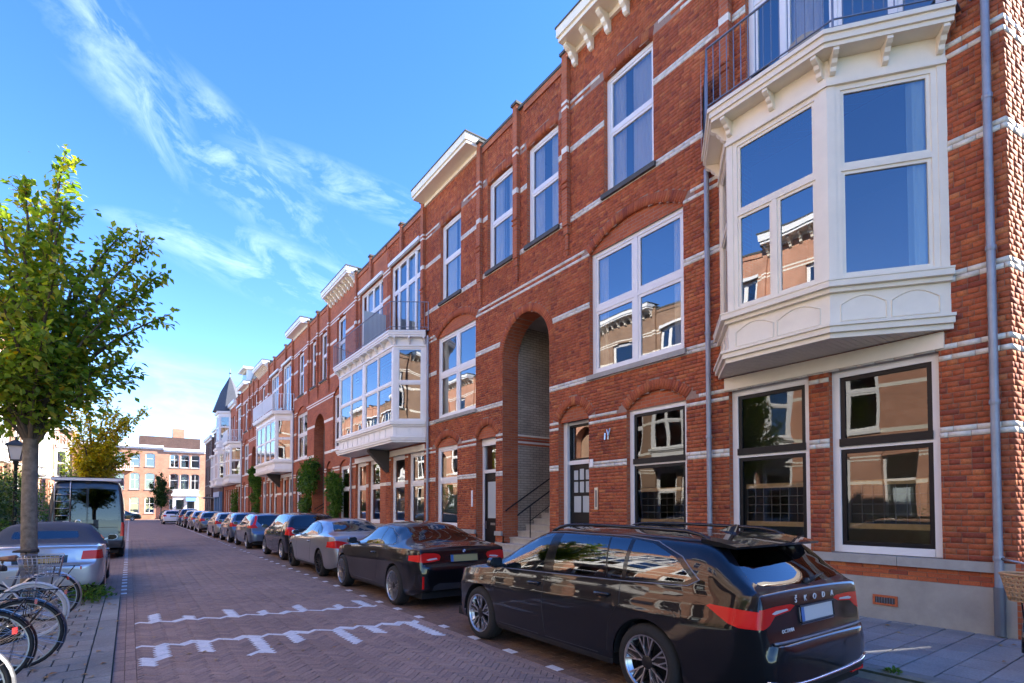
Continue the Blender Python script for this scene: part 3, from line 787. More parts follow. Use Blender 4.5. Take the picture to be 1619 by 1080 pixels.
# end wall on the side street
def Pe(u, w_, z): return (FX+.988*u-.156*w_, 1.7-.156*u-.988*w_, z)
we = brick_wall(Pe, True, .0, 1.5, .99, 12.68, [], H1, org1, BANDS, 0, wname='end_wall')
s = MB(Pe, True); s.poly([(1.5, -.004, .1), (9.1, -.004, .1), (9.1, -.004, 12.68), (1.5, -.004, 12.68)][::-1]); s.box(-.035, 9.1, -.1, .035, .02, .68); s.box(-.055, 9.1, -.1, .055, .865, .99); s.box(0, 9.1, -.05, 0, .68, .866)
s.obj('end_wall', H1, 'red_brickwork')
s = MB(Pe, True); s.box(0, 9.1, -.4, .07, 12.68, 12.76); s.obj('coping', H1, 'dark_stone')
# mansard of the corner house
s = MB(P1, f1_); s.prism([(4.0, -2.2, 12.5), (9.7, -2.2, 12.5), (9.7, -9, 12.5), (4.0, -9, 12.5)], [(4.6, -3.6, 14.6), (9.2, -3.6, 14.6), (9.2, -8, 14.6), (4.6, -8, 14.6)]); s.obj('mansard', H1, 'slate')
# small fittings: cellar vent, wall anchor, bell panel, house number
s = MB(P1, f1_); s.box(8.28, 8.58, .036, .052, .30, .44); vo = s.obj('cellar_vent', H1, 'red_brick')
s = MB(P1, f1_); s.box(8.31, 8.55, .052, .055, .33, .41); s.obj('vent_opening', vo, 'interior_dark')
s = MB(P1, f1_)
for i in range(7): s.box(8.325+i*.032, 8.335+i*.032, .055, .06, .33, .41)
s.obj('vent_bars', vo, 'lead')
s = MB(P1, f1_); s.tube([(3.18, .02, 3.42), (3.13, .03, 3.25)], .016, 5); s.tube([(3.08, .02, 3.40), (3.13, .03, 3.25), (3.12, .03, 3.18)], .016, 5); s.tube([(3.02, .02, 3.33), (3.02, .03, 3.18)], .016, 5); s.obj('wall_anchor', H1, 'steel')
s = MB(P1, f1_); s.box(2.68, 2.79, .002, .025, 1.62, 2.12); bp_ = s.obj('bell_panel', H1, 'steel')
s = MB(P1, f1_); s.box(2.71, 2.76, .025, .028, 1.68, 2.06); s.obj('bell_plate', bp_, 'lead')
s = MB(P1, f1_); s.box(2.52, 2.63, .004, .018, 2.60, 2.78); s.obj('number_plate', H1, 'letter_white')
# chairs and a tub on the balcony
bc = thing('balcony_chair', 'dark wire chair with curved back on the cream bay balcony', 'chair', P1(7.0, .35, 8.115))
s = MB(P1, f1_)
for a, e in ((6.85, .2), (7.2, .2), (6.85, .55), (7.2, .55)): s.tube([(a, e, 8.115), (a, e, 8.55)], .012, 5)
s.obj('leg', bc, 'black_paint')
s = MB(P1, f1_); s.lathe([(.02, 8.55), (.24, 8.56), (.26, 8.60), (.25, 8.62), (.02, 8.60)], (7.02, .38, 0), 'Z', 16); s.obj('seat', bc, 'black_paint', smooth=True)
s = MB(P1, f1_); s.tube([(7.02+.26*math.cos(t), .38+.26*math.sin(t), 8.6+.35*math.sin((t-math.pi)/1.0) if math.pi < t else 8.6) for t in [math.pi*(1+i/10) for i in range(11)]], .014, 5); s.obj('backrest', bc, 'black_paint')
tb = MB(P1, f1_); tb.lathe([(.0, 8.117), (.20, 8.117), (.26, 8.30), (.27, 8.52), (.25, 8.54), (.24, 8.5), (.0, 8.5)], (7.75, .55, 0), 'Z', 18)
tb = tb.obj('planter_tub', None, 'plaster', smooth=True, sharp=40); tag(tb, 'round grey planter tub standing on the cream bay balcony', 'planter')

H2, P2, f2_, org2 = house(11.5, 1, 'brick house with an arched white toplight over its dark door', W=9.6, detail=True, du=.43)
H3, P3, f3_, org3 = house(30.8, -1, 'brick house with a small creeper beside its door, right of the second archway', W=9.7, du=0.)
H4, P4, f4_, org4 = house(30.8, 1, 'brick house half hidden by a tall creeper left of the second archway', W=9.8, du=.43)
H5, P5, f5_, org5 = house(50.4, -1, 'brick house with a white wooden balcony beside the third archway', W=9.8, du=0.)
H6, P6, f6_, org6 = house(50.4, 1, 'brick house left of the third archway, next to the white turret', W=9.6, du=.43)
for (H, P, fl, Wd) in ((H2, P2, f2_, 9.6), (H3, P3, f3_, 9.7), (H4, P4, f4_, 9.8), (H5, P5, f5_, 9.8), (H6, P6, f6_, 9.6)):
    pts = [(5.9, 0), (6.6, .98), (Wd, .98)]
    bay(P, fl, H, pts, [((1,), ''), ((1, 1), '')], z0=4.02, z1=7.80, material='white_paint', panel='rect', over=.26, brk=H in (H2, H3), transom=6.2)
    if H in (H2, H3): railing(P, fl, H, [(5.75, 0), (6.45, 1.1), (Wd, 1.1)], .08, 8.04, 1.0, gap=.13)
    else: railing(P, fl, H, [(5.75, 0), (6.45, 1.1), (Wd, 1.1)], .08, 8.04, 1.05, gap=.16, material='white_paint', flat=True)
    drainpipe(P, fl, H, 5.62, .15, 7.8)
s = MB(P2, f2_); s.poly([(9.55, .05, 8.1), (9.55, 1.0, 8.1), (9.55, 1.0, 9.7), (9.55, .05, 9.7)]); s.obj('balcony_screen', H2, 'frosted')
s = MB(P2, f2_); s.box(2.66, 2.74, .002, .02, 1.7, 2.2); s.obj('bell_panel', H2, 'letter_white')
# the dark triangular bracket carrying the double bay
for P, fl, H, Wd in ((P2, f2_, H2, 9.6), (P4, f4_, H4, 9.8)):
    s = MB(P, fl); pr = [(0, 4.02), (.85, 4.02), (.85, 3.92), (.08, 3.12), (0, 3.12)]
    s.prism([(Wd-.35, w_, z) for w_, z in pr], [(Wd-.1, w_, z) for w_, z in pr]); s.obj('bay_bracket', H, 'interior_dark')

# white arched toplight panel in the second door
s = MB(P2, f2_); c, hw, Rr, cz = arch_geo((1.40, 2.48, .1, 3.78, .36)); th = math.asin(hw/Rr)
s.poly([(1.43, -.2, 3.55)]+[(c+(Rr-.02)*math.sin(-th+2*th*i/12), -.2, cz+(Rr-.02)*math.cos(-th+2*th*i/12)) for i in range(13)]+[(2.45, -.2, 3.55)]); s.obj('door_head', H2, 'white_paint')

# ------------------------------------------------------------------ stairs in the archways
def arch_stair(axis, label, near):
    P, fl = right_row(axis, 1); T = thing('entrance_stair', label, 'stairs', (FX, axis, .1))
    for sgn in (1, -1):
        s = MB(P, fl); u = 1.06*sgn
        q = [(u, -.50, .05), (u, -5, .05), (u, -5, 7.3), (u, -.50, 7.3)]
        s.poly(q if sgn < 0 else q[::-1]); so = s.obj('side_wall', T, 'pale_brickwork')
        for z, m in ((3.50, 'red_brick'), (3.56, 'white_glazed_brick'), (3.62, 'red_brick'), (3.70, 'red_brick'), (3.758, 'white_glazed_brick')):
            s = MB(P, fl); s.box(u-sgn*.006, u+sgn*.02, -5, -.54, z, z+.053); s.obj('brick_band', so, m)
    s = MB(P, fl); s.box(-1.06, 1.06, -5.1, -5, .05, 7.3); s.obj('back_wall', T, 'pale_brickwork')
    s = MB(P, fl); s.box(-1.06, 1.06, -5, -.5, 7.0, 7.1); s.obj('vault', T, 'plaster')
    for i in range(13):
        w1 = .62-.29*i; z1 = .14+.172*(i+1); ue = 1.28 if i < 2 else 1.04
        s = MB(P, fl); s.box(-ue, ue, w1-.34, w1, .05, z1-.045); s.box(-ue-.0, ue+.0, w1-.34, w1+.025, z1-.045, z1); s.obj('step', T, 'step_stone')
    s = MB(P, fl); s.box(-1.04, 1.04, -5, -3.15, .05, .14+.172*13); s.obj('landing', T, 'step_stone')
    ang = .172/.29
    def rail(u, wa, za, wb, post=None, low=False):
        s = MB(P, fl); zb = za+(wa-wb)*ang
        s.tube([(u, wa+.06, za-.05), (u, wa, za), (u, wb, zb)], .022, 8)
        if post is not None:
            zp = za+(wa-post)*ang; s.tube([(u, post, zp), (u, post, zp-1.0)], .016, 8)
            s.tube([(u, post, zp-.42), (u, wb, zb-.42)], .014, 8)
        s.obj('handrail', T, 'black_paint', smooth=True, sharp=50)
    rail(.94, -.1, 1.62, -3.1); rail(.30, -.05, 1.50, -3.1, post=-.42)
    return T
arch_stair(11.5, 'pale stone steps with black handrails inside the archway by the lattice door', True)
arch_stair(30.8, 'stone steps inside the second archway, between the creepers', False)
arch_stair(50.4, 'stone steps inside the third archway, beyond the white wooden balcony', False)

# ------------------------------------------------------------------ beyond the terrace: turret house and dark houses
def plain_house(label, x0, x1, y0, y1, zt, brick, fronts, roof='flat', name='brick_house', group=None, frame='white_paint', sills=True, cornice=True, lights=False, doors=()):
    """a house of simple plan; fronts: list of (side, rows) with rows of windows (t0, t1, z0, z1, cols, rows, arch rise)"""
    base = ((x0+x1)/2, (y0+y1)/2, .1); H = thing(name, label, 'house', base, 0, group)
    maps = {'-x': ((lambda u, w_, z: (x0-w_, y0+u, z)), False, y1-y0), '+x': ((lambda u, w_, z: (x1+w_, y1-u, z)), False, y1-y0),
            '-y': ((lambda u, w_, z: (x1-u, y0-w_, z)), False, x1-x0), '+y': ((lambda u, w_, z: (x0+u, y1+w_, z)), False, x1-x0)}
    done = set()
    for side, wins in fronts:
        P, fl, W = maps[side]; done.add(side)
        ops = [(a, b, c, d, r) for (a, b, c, d, cc, rr, r) in wins]
        wl = flat_wall(P, fl, 0, W, .02, zt, ops, H, [], brick)
        reveals(P, fl, ops, .2, wl, brick)
        for (a, b, c, d, cc, rr, r) in wins:
            window(P, fl, H, a, b, c, d+(r*.97 if r else 0), cols=cc, rows=rr, fr=.09, sash=0, bar=.06, mf=frame, sill='stone' if sills and c > .6 else None, rec=.10, curtain=[(0, 1)] if (lights and random.random() < .4) else None)
        if cornice:
            k = MB(P, fl); k.box(0, W, 0, .30, zt-.12, zt+.22); k.box(0, W, 0, .12, zt-.35, zt-.12); k.obj('cornice', H, frame)
    b = MB()
    for side in maps:
        if side in done: continue
        P, fl, W = maps[side]; b2 = MB(P, fl); b2.poly([(0, 0, .02), (W, 0, .02), (W, 0, zt), (0, 0, zt)][::-1]); b2.obj('side_wall', H, brick)
    b.box(x0+.02, x1-.02, y0+.02, y1-.02, zt-.12, zt-.02); b.box(x0+.9, x1-.9, y0+.9, y1-.9, .1, zt-.2); b.obj('roof', H, 'roofing')
    return H, maps

ROWW = lambda W, n, m=.9, w=1.05: [(m+(W-2*m)*(i+.5)/n-w/2, m+(W-2*m)*(i+.5)/n+w/2) for i in range(n)]
# turret house: stacked white bays, slate turret, dormer
HT, mt = plain_house('brick house with stacked white bays and a slate turret', 8.64, 18, 60.0, 68.0, 12.4, 'red_brickwork',
    [('-x', [(a, b, z0, z1, (1,), (.6, .4), 0) for (z0, z1) in ((1.0, 3.6), (8.6, 11.2)) for a, b in ROWW(8.0, 4)])])
PT = mt['-x'][0]
bay(PT, False, HT, [(3.6, 0), (4.2, 1.15), (6.6, 1.15), (7.2, 0)], [((1,), ''), ((1, 1), ''), ((1,), '')], z0=4.0, z1=7.8, material='white_paint', panel='rect', brk=False, over=.15)
bay(lambda u, w_, z: PT(u, w_, z+3.95), False, HT, [(3.7, 0), (4.3, 1.05), (6.5, 1.05), (7.1, 0)], [((1,), ''), ((1, 1), ''), ((1,), '')], z0=4.0, z1=7.8, material='white_paint', panel='rect', brk=False, over=.2)
bay(PT, False, HT, [(.3, 0), (.7, .8), (2.5, .8), (2.9, 0)], [((1,), ''), ((1, 1), ''), ((1,), '')], z0=4.0, z1=7.6, material='white_paint', panel='rect', brk=False, over=.2)
railing(PT, False, HT, [(.2, 0), (.6, .9), (2.6, .9), (3.0, 0)], .08, 7.84, 1.05, gap=.2, material='white_paint', flat=True)
s = MB(PT, False); oct_ = [(5.4+1.75*math.cos(rad(22.5+45*i)), -.1+1.75*math.sin(rad(22.5+45*i))) for i in range(8)]
s.prism([(x, y, 12.05) for x, y in oct_], [(5.4+(x-5.4)*.55, (y+.1)*.55-.1, 14.3) for x, y in oct_]); s.prism([(5.4+(x-5.4)*.55, (y+.1)*.55-.1, 14.3) for x, y in oct_], [(5.4+(x-5.4)*.04, (y+.1)*.04-.1, 16.0) for x, y in oct_]); s.obj('turret_roof', HT, 'slate')
s = MB(PT, False); s.tube([(5.4, -.1, 15.9), (5.4, -.1, 16.9)], .05, 6); s.lathe([(.02, 16.3), (.16, 16.4), (.02, 16.55)], (5.4, -.1, 0), 'Z', 8); s.obj('finial', HT, 'lead')
# dormer of the neighbour
s = MB(P6, f6_); s.prism([(4.0, -.2, 12.9), (8.6, -.2, 12.9), (8.6, -5, 12.9), (4.0, -5, 12.9)], [(4.2, -.9, 14.9), (8.4, -.9, 14.9), (8.4, -5, 14.9), (4.2, -5, 14.9)]); s.obj('mansard', H6, 'slate')
s = MB(P6, f6_); s.box(4.6, 7.2, -2.0, -.1, 13.0, 14.7); dm = s.obj('dormer', H6, 'white_paint')
s = MB(P6, f6_); s.box(4.4, 7.4, -2.2, .25, 14.7, 14.9); s.obj('dormer_roof', dm, 'white_paint')
s = MB(P6, f6_); s.poly([(4.8, -.09, 13.2), (7.0, -.09, 13.2), (7.0, -.09, 14.6), (4.8, -.09, 14.6)][::-1]); s.obj('pane', dm, 'window_glass')
# dark houses at the end of the row, one with a blue shop front
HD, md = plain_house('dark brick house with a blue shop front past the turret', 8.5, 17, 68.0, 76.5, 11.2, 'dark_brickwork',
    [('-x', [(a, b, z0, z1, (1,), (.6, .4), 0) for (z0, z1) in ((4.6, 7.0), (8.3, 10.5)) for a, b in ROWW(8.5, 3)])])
PD = md['-x'][0]
bay(PD, False, HD, [(.4, 0), (.9, .9), (2.9, .9), (3.4, 0)], [((1,), ''), ((1, 1), ''), ((1,), '')], z0=4.0, z1=7.4, material='white_paint', panel='rect', brk=False, over=.2)
mat('shop_blue', (.12, .24, .42), .4)
s = MB(PD, False); s.box(.2, 5.2, 0, .35, 2.9, 3.5); s.box(.2, .5, 0, .25, .1, 2.9); s.box(2.3, 2.6, 0, .25, .1, 2.9); s.box(4.9, 5.2, 0, .25, .1, 2.9); sf = s.obj('shop_front', HD, 'shop_blue')
for a, e in ((.5, 2.3), (2.6, 4.9)):
    s = MB(PD, False); s.poly([(a, .1, .5), (e, .1, .5), (e, .1, 2.9), (a, .1, 2.9)][::-1]); s.obj('pane', sf, 'window_glass')
s = MB(PD, False); s.box(6.2, 6.5, 0, 1.3, 2.75, 2.85); s.box(5.5, 8.2, 0, 1.3, 2.85, 2.95); s.obj('canopy', HD, 'plaster')
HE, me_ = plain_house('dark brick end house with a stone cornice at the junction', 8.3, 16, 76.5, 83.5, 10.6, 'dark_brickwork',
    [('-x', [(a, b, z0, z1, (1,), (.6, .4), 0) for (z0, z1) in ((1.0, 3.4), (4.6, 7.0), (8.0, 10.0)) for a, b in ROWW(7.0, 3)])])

# ------------------------------------------------------------------ houses closing the street
def far_house(x0, x1, y, zt, label, brick, seed, ncol):
    random.seed(seed); wins = []; W = x1-x0
    for (z0, z1, r) in ((.9, 3.0, .25), (4.3, 6.5, .2), (7.6, 9.4, .15)):
        for i, (a, b) in enumerate(ROWW(W, ncol, .7, 1.15)):
            wins.append((a, b, z0, z1, (1, 1) if random.random() < .3 else (1,), (.6, .4), r if random.random() < .7 else 0))
    H, m = plain_house(label, x0, x1, y, y+9, zt, brick, [('-y', wins)], lights=True)
    return H, m
HF1, mf1 = far_house(-16.0, -6.4, 95.5, 12.6, 'peach brick house behind the yellowing tree', 'peach_brickwork', 3, 5)
HF2, mf2 = far_house(-6.4, 3.9, 93.0, 10.5, 'peach brick house with a white balcony facing up the street', 'peach_brickwork', 4, 5)
HF3, mf3 = far_house(3.9, 9.3, 93.0, 10.2, 'peach brick house with a white porch and blue awning facing up the street', 'peach_brickwork', 5, 3)
HF4, mf4 = far_house(9.3, 26.0, 93.5, 10.2, 'peach brick house partly hidden by the dark end house', 'peach_brickwork', 6, 7)
Pf = mf2['-y'][0]
s = MB(Pf); s.box(3.6, 8.2, 0, 1.0, 6.9, 7.05); s.obj('balcony_slab', HF2, 'white_paint')
railing(Pf, False, HF2, [(3.6, 0), (3.6, .95), (8.2, .95), (8.2, 0)], 0, 7.05, 1.0, gap=.25, material='white_paint', flat=True)
Pf = mf3['-y'][0]
s = MB(Pf); s.box(1.0, 4.2, 0, .8, .1, 3.4); s.box(.8, 4.4, 0, 1.0, 3.4, 3.7); s.box(1.0, 4.2, 0, .7, 3.7, 4.4); po = s.obj('porch', HF3, 'white_paint')
s = MB(Pf); s.poly([(1.4, .82, .6), (2.4, .82, .6), (2.4, .82, 2.9), (1.4, .82, 2.9)][::-1]); s.poly([(2.8, .82, .6), (3.8, .82, .6), (3.8, .82, 2.9), (2.8, .82, 2.9)][::-1]); s.obj('pane', po, 'window_glass')
s = MB(Pf); s.prism([(1.3, .82, 3.2), (2.6, .82, 3.2), (2.6, 1.7, 2.6), (1.3, 1.7, 2.6)], [(1.3, .82, 3.24), (2.6, .82, 3.24), (2.6, 1.7, 2.64), (1.3, 1.7, 2.64)]); s.obj('awning', HF3, 'shop_blue')
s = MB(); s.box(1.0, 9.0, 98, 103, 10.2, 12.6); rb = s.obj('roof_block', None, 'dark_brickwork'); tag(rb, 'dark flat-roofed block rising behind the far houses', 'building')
s = MB(); s.box(5.3, 6.8, 98.0, 100, 12.6, 14.0); s.obj('chimney', rb, 'peach_brickwork')

# ------------------------------------------------------------------ the row across the street (lit by the sun; mostly seen in the panes)
LX = -6.2
for i, (ax, sg, br, lab, W) in enumerate(((6.0, -1, 'brown_brickwork', 'brown brick house across the street, facing the side street corner', 9.8), (6.0, 1, 'peach_brickwork', 'peach brick house across the street, facing the cream bay', 9.8),
        (25.6, -1, 'brown_brickwork', 'brown brick house across the street, facing the first archway', 9.8), (25.6, 1, 'peach_brickwork', 'peach brick house behind the tall hedge', 9.7),
        (45.0, -1, 'peach_brickwork', 'peach brick house behind the lamp post', 9.7), (45.0, 1, 'brown_brickwork', 'brown brick house behind the parked van', 9.8),
        (64.6, -1, 'peach_brickwork', 'peach brick house with a white bay above the grey van', 9.8), (64.6, 1, 'peach_brickwork', 'peach brick house with white cornice left of the yellowing tree', 9.8))):
    H, P, fl, og = house(ax, sg, lab, W=W, row='left', X=LX, brick=br, du=0., low=True, lights=False)
    pts = [(5.9, 0), (6.6, .95), (8.6, .95), (9.3, 0)]
    bay(P, fl, H, pts, [((1,), ''), ((1, 1), ''), ((1,), '')], z0=4.02, z1=7.80, material='white_paint', panel='rect', over=.24, brk=False, transom=6.2)
    rl = railing(P, fl, H, [(5.8, 0), (6.5, 1.05), (8.7, 1.05), (9.4, 0)], .06, 8.04, 1.05, gap=.3, material='white_paint', flat=True)
    s = MB(P, fl); s.poly([(-1.05 if sg > 0 else 0, -.6, .1), (1.05, -.6, .1), (1.05, -.6, 7.1), (-1.05 if sg > 0 else 0, -.6, 7.1)][::-1]); s.obj('porch_back', H, 'brown_brickwork')
# the row going on beyond the side street behind the camera's right shoulder: it keeps the low sun off the street
for i, (ax, sg, lab) in enumerate(((-14.3, 1, 'brick house on the far corner of the side street'), (-14.3, -1, 'brick house next to the far corner of the side street'))):
    H, P, fl, og = house(ax, sg, lab, W=9.8, lights=False)
    bay(P, fl, H, [(5.9, 0), (6.6, .86), (8.13, .86), (9.23, 0)], [((1,), ''), ((1, 1), ''), ((1,), '')], z0=4.02, z1=7.8, material='white_paint', panel='rect', brk=False)
    s = MB(P, fl); s.prism([(0, -.5, 12.5), (9.7, -.5, 12.5), (9.7, -16, 12.5), (0, -16, 12.5)], [(0, -1.2, 16.2), (9.6, -1.2, 16.2), (9.6, -16, 16.2), (0, -16, 16.2)]); s.obj('mansard', H, 'slate')  # unseen roof, made tall to block sun reaching the road through the gap
    s = MB(P, fl); s.box(0, 9.79, -16, -.3, .05, 12.5); s.obj('rear_wing', H, 'red_brickwork')
# ------------------------------------------------------------------ ground, road, pavements
ROADC = [(0, (.30, .205, .160)), (.25, (.35, .24, .185)), (.5, (.26, .18, .148)), (.75, (.33, .22, .165)), (1, (.235, .165, .138))]
PARKC = [(0, (.19, .12, .085)), (.3, (.23, .145, .10)), (.6, (.15, .10, .08)), (1, (.21, .135, .10))]
mat_pieces('road_brick', ROADC, rough=.8, nscale=45, namount=.22, bump=.25, big=(.45, .22))
mat_pieces('parking_brick', PARKC, rough=.8, nscale=45, namount=.22, bump=.25, big=(.6, .22))
mat_pieces('paint_brick', [(0, (.66, .66, .64)), (1, (.76, .76, .73))], rough=.6, nscale=35, namount=.12, bump=.15, big=(6, .12))
mat_pieces('grey_paver', [(0, (.25, .25, .22)), (.3, (.30, .295, .265)), (.7, (.22, .22, .20)), (1, (.28, .275, .24))], rough=.8, nscale=50, namount=.2, bump=.25, big=(1.2, .22))
mat_pieces('pale_tile', [(0, (.27, .265, .25)), (.4, (.32, .315, .30)), (.7, (.24, .237, .225)), (1, (.295, .29, .275))], rough=.75, nscale=50, namount=.18, bump=.25, big=(1.5, .2))
mat('kerb_stone', (.20, .195, .17), .85, noise=(7, .25, 7), bump=(50, .3)); mat('joint_sand', (.050, .058, .034), .95, noise=(14, .4))
mat('soil', (.06, .045, .03), .95, noise=(9, .4)); mat('manhole', (.13, .10, .07), .6, metal=.4, noise=(20, .3))
mat_brickwork('road_far', (.33, .226, .176), (.28, .192, .155), (.20, .14, .115), axes='XY', ratio=(.2, .1), bump=.1)
mat_brickwork('tile_far', (.235, .24, .24), (.21, .215, .215), (.12, .12, .11), axes='XY', ratio=(.45, .3), bump=.1)

def sheet(name, x0, x1, y0, y1, z, material, kind='structure', parent=None):
    m = MB(); m.poly([(x0, y0, z), (x1, y0, z), (x1, y1, z), (x0, y1, z)]); o = m.obj(name, parent, material)
    if parent is None: o['kind'] = kind
    return o
ground = sheet('ground', -500, 500, -400, 700, -.035, 'joint_sand'); ground['label'] = 'bare ground under and around the street'
road = sheet('road', -.16, 5.95, -30, 92.5, -.010, 'joint_sand'); road['label'] = 'red brick street between the parked cars'
GEO_END = 34.0
rf = sheet('far_road_surface', -.16, 3.55, GEO_END, 92.5, -.0005, 'road_far', parent=road)
rf = sheet('far_parking_surface', 3.55, 5.86, 20.0, 92.5, -.0005, 'road_far', parent=road)
cross = sheet('cross_street', -60, 60, 84.0, 92.9, -.006, 'road_far'); cross['label'] = 'cross street at the far end'

def clip(poly, x, keep_gt):
    out = []
    for i in range(len(poly)):
        a, b = poly[i-1], poly[i]; ia = (a[0] > x) == keep_gt; ib = (b[0] > x) == keep_gt
        if ia != ib: t = (x-a[0])/(b[0]-a[0]); out.append((x, a[1]+t*(b[1]-a[1])))
        if ib: out.append(b)
    return out
def shrink(poly, g):
    cx = sum(p[0] for p in poly)/len(poly); cy = sum(p[1] for p in poly)/len(poly); out = []
    for x, y in poly:
        dx, dy = x-cx, y-cy; l = math.hypot(dx, dy) or 1; k = max(0, l-g)/l; out.append((cx+dx*k, cy+dy*k))
    return out
class Paving:
    """pavers with worn edges; the nearest become objects of their own"""
    def __init__(s): s.items = []
    def add(s, poly, m, z=0.): s.items.append((poly, m, z))
    def build(s, name, parent, mats, n_single=300, bulk='paving_bricks', joint=.004, th=.02, vis=None, jitter=.002):
        vis = vis or (lambda c: True)
        def d(it): c = it[0][0]; return c[0]**2+c[1]**2+(0 if vis(c) else 1e4)
        s.items.sort(key=d)
        one = []
        b = MB()
        for i, (poly, m, z) in enumerate(s.items):
            z = z+random.uniform(-jitter, jitter); tx, ty = random.uniform(-.006, .006), random.uniform(-.006, .006)
            cx = sum(p[0] for p in poly)/len(poly); cy = sum(p[1] for p in poly)/len(poly)
            zz = lambda p: z+tx*(p[0]-cx)+ty*(p[1]-cy)
            if i < n_single:
                k = MB(); lo = [(p[0]-cx, p[1]-cy, -th) for p in shrink(poly, joint)]; mid = [(p[0]-cx, p[1]-cy, zz(p)-z-.003) for p in shrink(poly, joint)]; hi = [(p[0]-cx, p[1]-cy, zz(p)-z) for p in shrink(poly, joint+.006)]
                k.prism(lo, mid, caps=False); k.prism(mid, hi, caps=False); k.poly(hi)
                me_o = k.obj(name, parent, mats[m]); me_o.location = Vector((cx, cy, z))
            else:
                mid = [(p[0], p[1], zz(p)-.005) for p in shrink(poly, joint)]; hi = [(p[0], p[1], zz(p)) for p in shrink(poly, joint+.006)]
                b.prism(mid, hi, m, caps=False); b.poly(hi, m)
        if b.v: o = b.obj(bulk, parent, mats); o['kind'] = 'stuff'

def in_rect(p, q, a, b, hw):
    """within hw of segment a-b"""
    dx, dy = b[0]-a[0], b[1]-a[1]; l2 = dx*dx+dy*dy; t = ((p-a[0])*dx+(q-a[1])*dy)/l2
    if t < -.0 or t > 1: return False
    return math.hypot(p-a[0]-t*dx, q-a[1]-t*dy) < hw
MARK = []
near = lambda x: 7.84-(x)*.183
far = lambda x: 9.46-(x)*.20
MARK.append(((-.02, near(-.02)), (3.6, near(3.6)), .060)); MARK.append(((-.02, far(0)), (3.62, far(3.62)), .060))
for i in range(7):
    x = .30+.505*i; long_ = i % 2 == 0
    MARK.append(((x, near(x)), (x-.06, near(x)-(.95 if long_ else .55)), .075))
    MARK.append(((x, far(x)), (x, far(x)+(.66 if long_ else .34)), .075))
pv = Paving(); s_ = .067; r2 = math.sqrt(.5)
N_ = int(GEO_END*1.42/s_/1.0)
for i in range(-20, N_):
    for j in range(max(-20, i-90), min(N_, i+90)):
        k = (i-j) % 6
        if k == 0: c = [(i, j), (i+3, j), (i+3, j+1), (i, j+1)]
        elif k == 5: c = [(i, j), (i+1, j), (i+1, j+3), (i, j+3)]
        else: continue
        # rotate the herringbone 45 degrees
        cx, cy = (c[0][0]-c[0][1])*s_*r2, (c[0][0]+c[0][1])*s_*r2
        if cx < -.3 or cx > 3.75 or cy < 2.6 or cy > GEO_END: continue
        q = [((a-b)*s_*r2, (a+b)*s_*r2) for a, b in c]
        q = clip(q, .085, True)
        if len(q) < 3: continue
        q = clip(q, 3.47, False)
        if len(q) < 3: continue
        mx = sum(p[0] for p in q)/len(q); my = sum(p[1] for p in q)/len(q)
        area = abs(sum(q[t-1][0]*q[t][1]-q[t][0]*q[t-1][1] for t in range(len(q))))/2
        if area < .0008: continue
        wh = any(in_rect(mx, my, a, b, hw) for a, b, hw in MARK)
        pv.add(q, 1 if wh else 0)
# edge channels and the dashed lines of white bricks
y = 2.6; k = 0
while y < GEO_END:
    for (x0, x1) in ((-.115, -.015), (-.015, .085)):
        wh = (x1 < 0 and y > 12.4 and (k % 3 == 0))
        pv.add([(x0, y), (x1, y), (x1, y+.2), (x0, y+.2)], 1 if wh else 0, -.004)
    pv.add([(3.47, y), (3.57, y), (3.57, y+.2), (3.47, y+.2)], 0); pv.add([(3.57, y), (3.67, y), (3.67, y+.2), (3.57, y+.2)], 1 if k % 4 == 0 else 2)
    y += .2; k += 1
# parking strip in running bond across the street
row = 0; y = -1.0
while y < 20.0:
    x = 3.67-(.1 if row % 2 else 0)
    while x < 5.86:
        a, b = max(x, 3.67), min(x+.2, 5.86)
        if b-a > .03: pv.add([(a, y), (b, y), (b, y+.1), (a, y+.1)], 2)
        x += .2
    y += .1; row += 1
pv.build('paving_brick', road, ['road_brick', 'paint_brick', 'parking_brick'], 300, joint=.003, vis=lambda c: c[1] > 4.6 and (c[0] < 3.5 or c[1] < 8.8) and not (c[0] > 3.5 and 2 < c[1] < 6.4) and c[0] > .1)
y = GEO_END
m = MB()
while y < 84:
    m.box(3.57, 3.67, y, y+.2, -.01, .004); m.box(-.115, -.015, y, y+.2, -.01, .004); y += .7
m.obj('white_line_bricks', road, 'paint_brick')['kind'] = 'stuff'
# manhole and gully
def cover(x, y, w_, h_, label):
    m = MB(); m.box(x-w_/2, x+w_/2, y-h_/2, y+h_/2, -.02, .006)
    for i in range(5): m.box(x-w_/2+.03, x+w_/2-.03, y-h_/2+.04+i*(h_-.08)/5, y-h_/2+.06+i*(h_-.08)/5, .006, .011)
    o = m.obj('inspection_cover', None, 'manhole'); tag(o, label, 'manhole cover')

# right pavement: kerb and 30 x 45 tiles
pav = sheet('pavement', 5.86, 9.2, -30, 84, .082, 'joint_sand'); pav['label'] = 'grey tiled pavement along the brick terrace'
s = MB()
s.poly([(5.86, -30, -.03), (5.86, 84, -.03), (5.86, 84, .085), (5.86, -30, .085)][::-1]); s.obj('kerb_back', pav, 'joint_sand')
y = -1.5
while y < 30:
    k = MB(); x0, x1, z = 5.875, 6.03, .11+random.uniform(-.003, .003)
    sec = [(x0-.03, -.02), (x0-.012, z-.03), (x0+.012, z), (x1, z), (x1, -.02)]
    k.prism([(a, y+.004, b) for a, b in sec], [(a, y+.996, b) for a, b in sec]); k.obj('kerb_stone', pav, 'kerb_stone'); y += 1.0
sheet('far_kerb', 5.85, 6.03, 30, 84, .105, 'kerb_stone', parent=pav); sheet('far_tiles', 6.03, 8.64, 14, 84, .1005, 'tile_far', parent=pav)
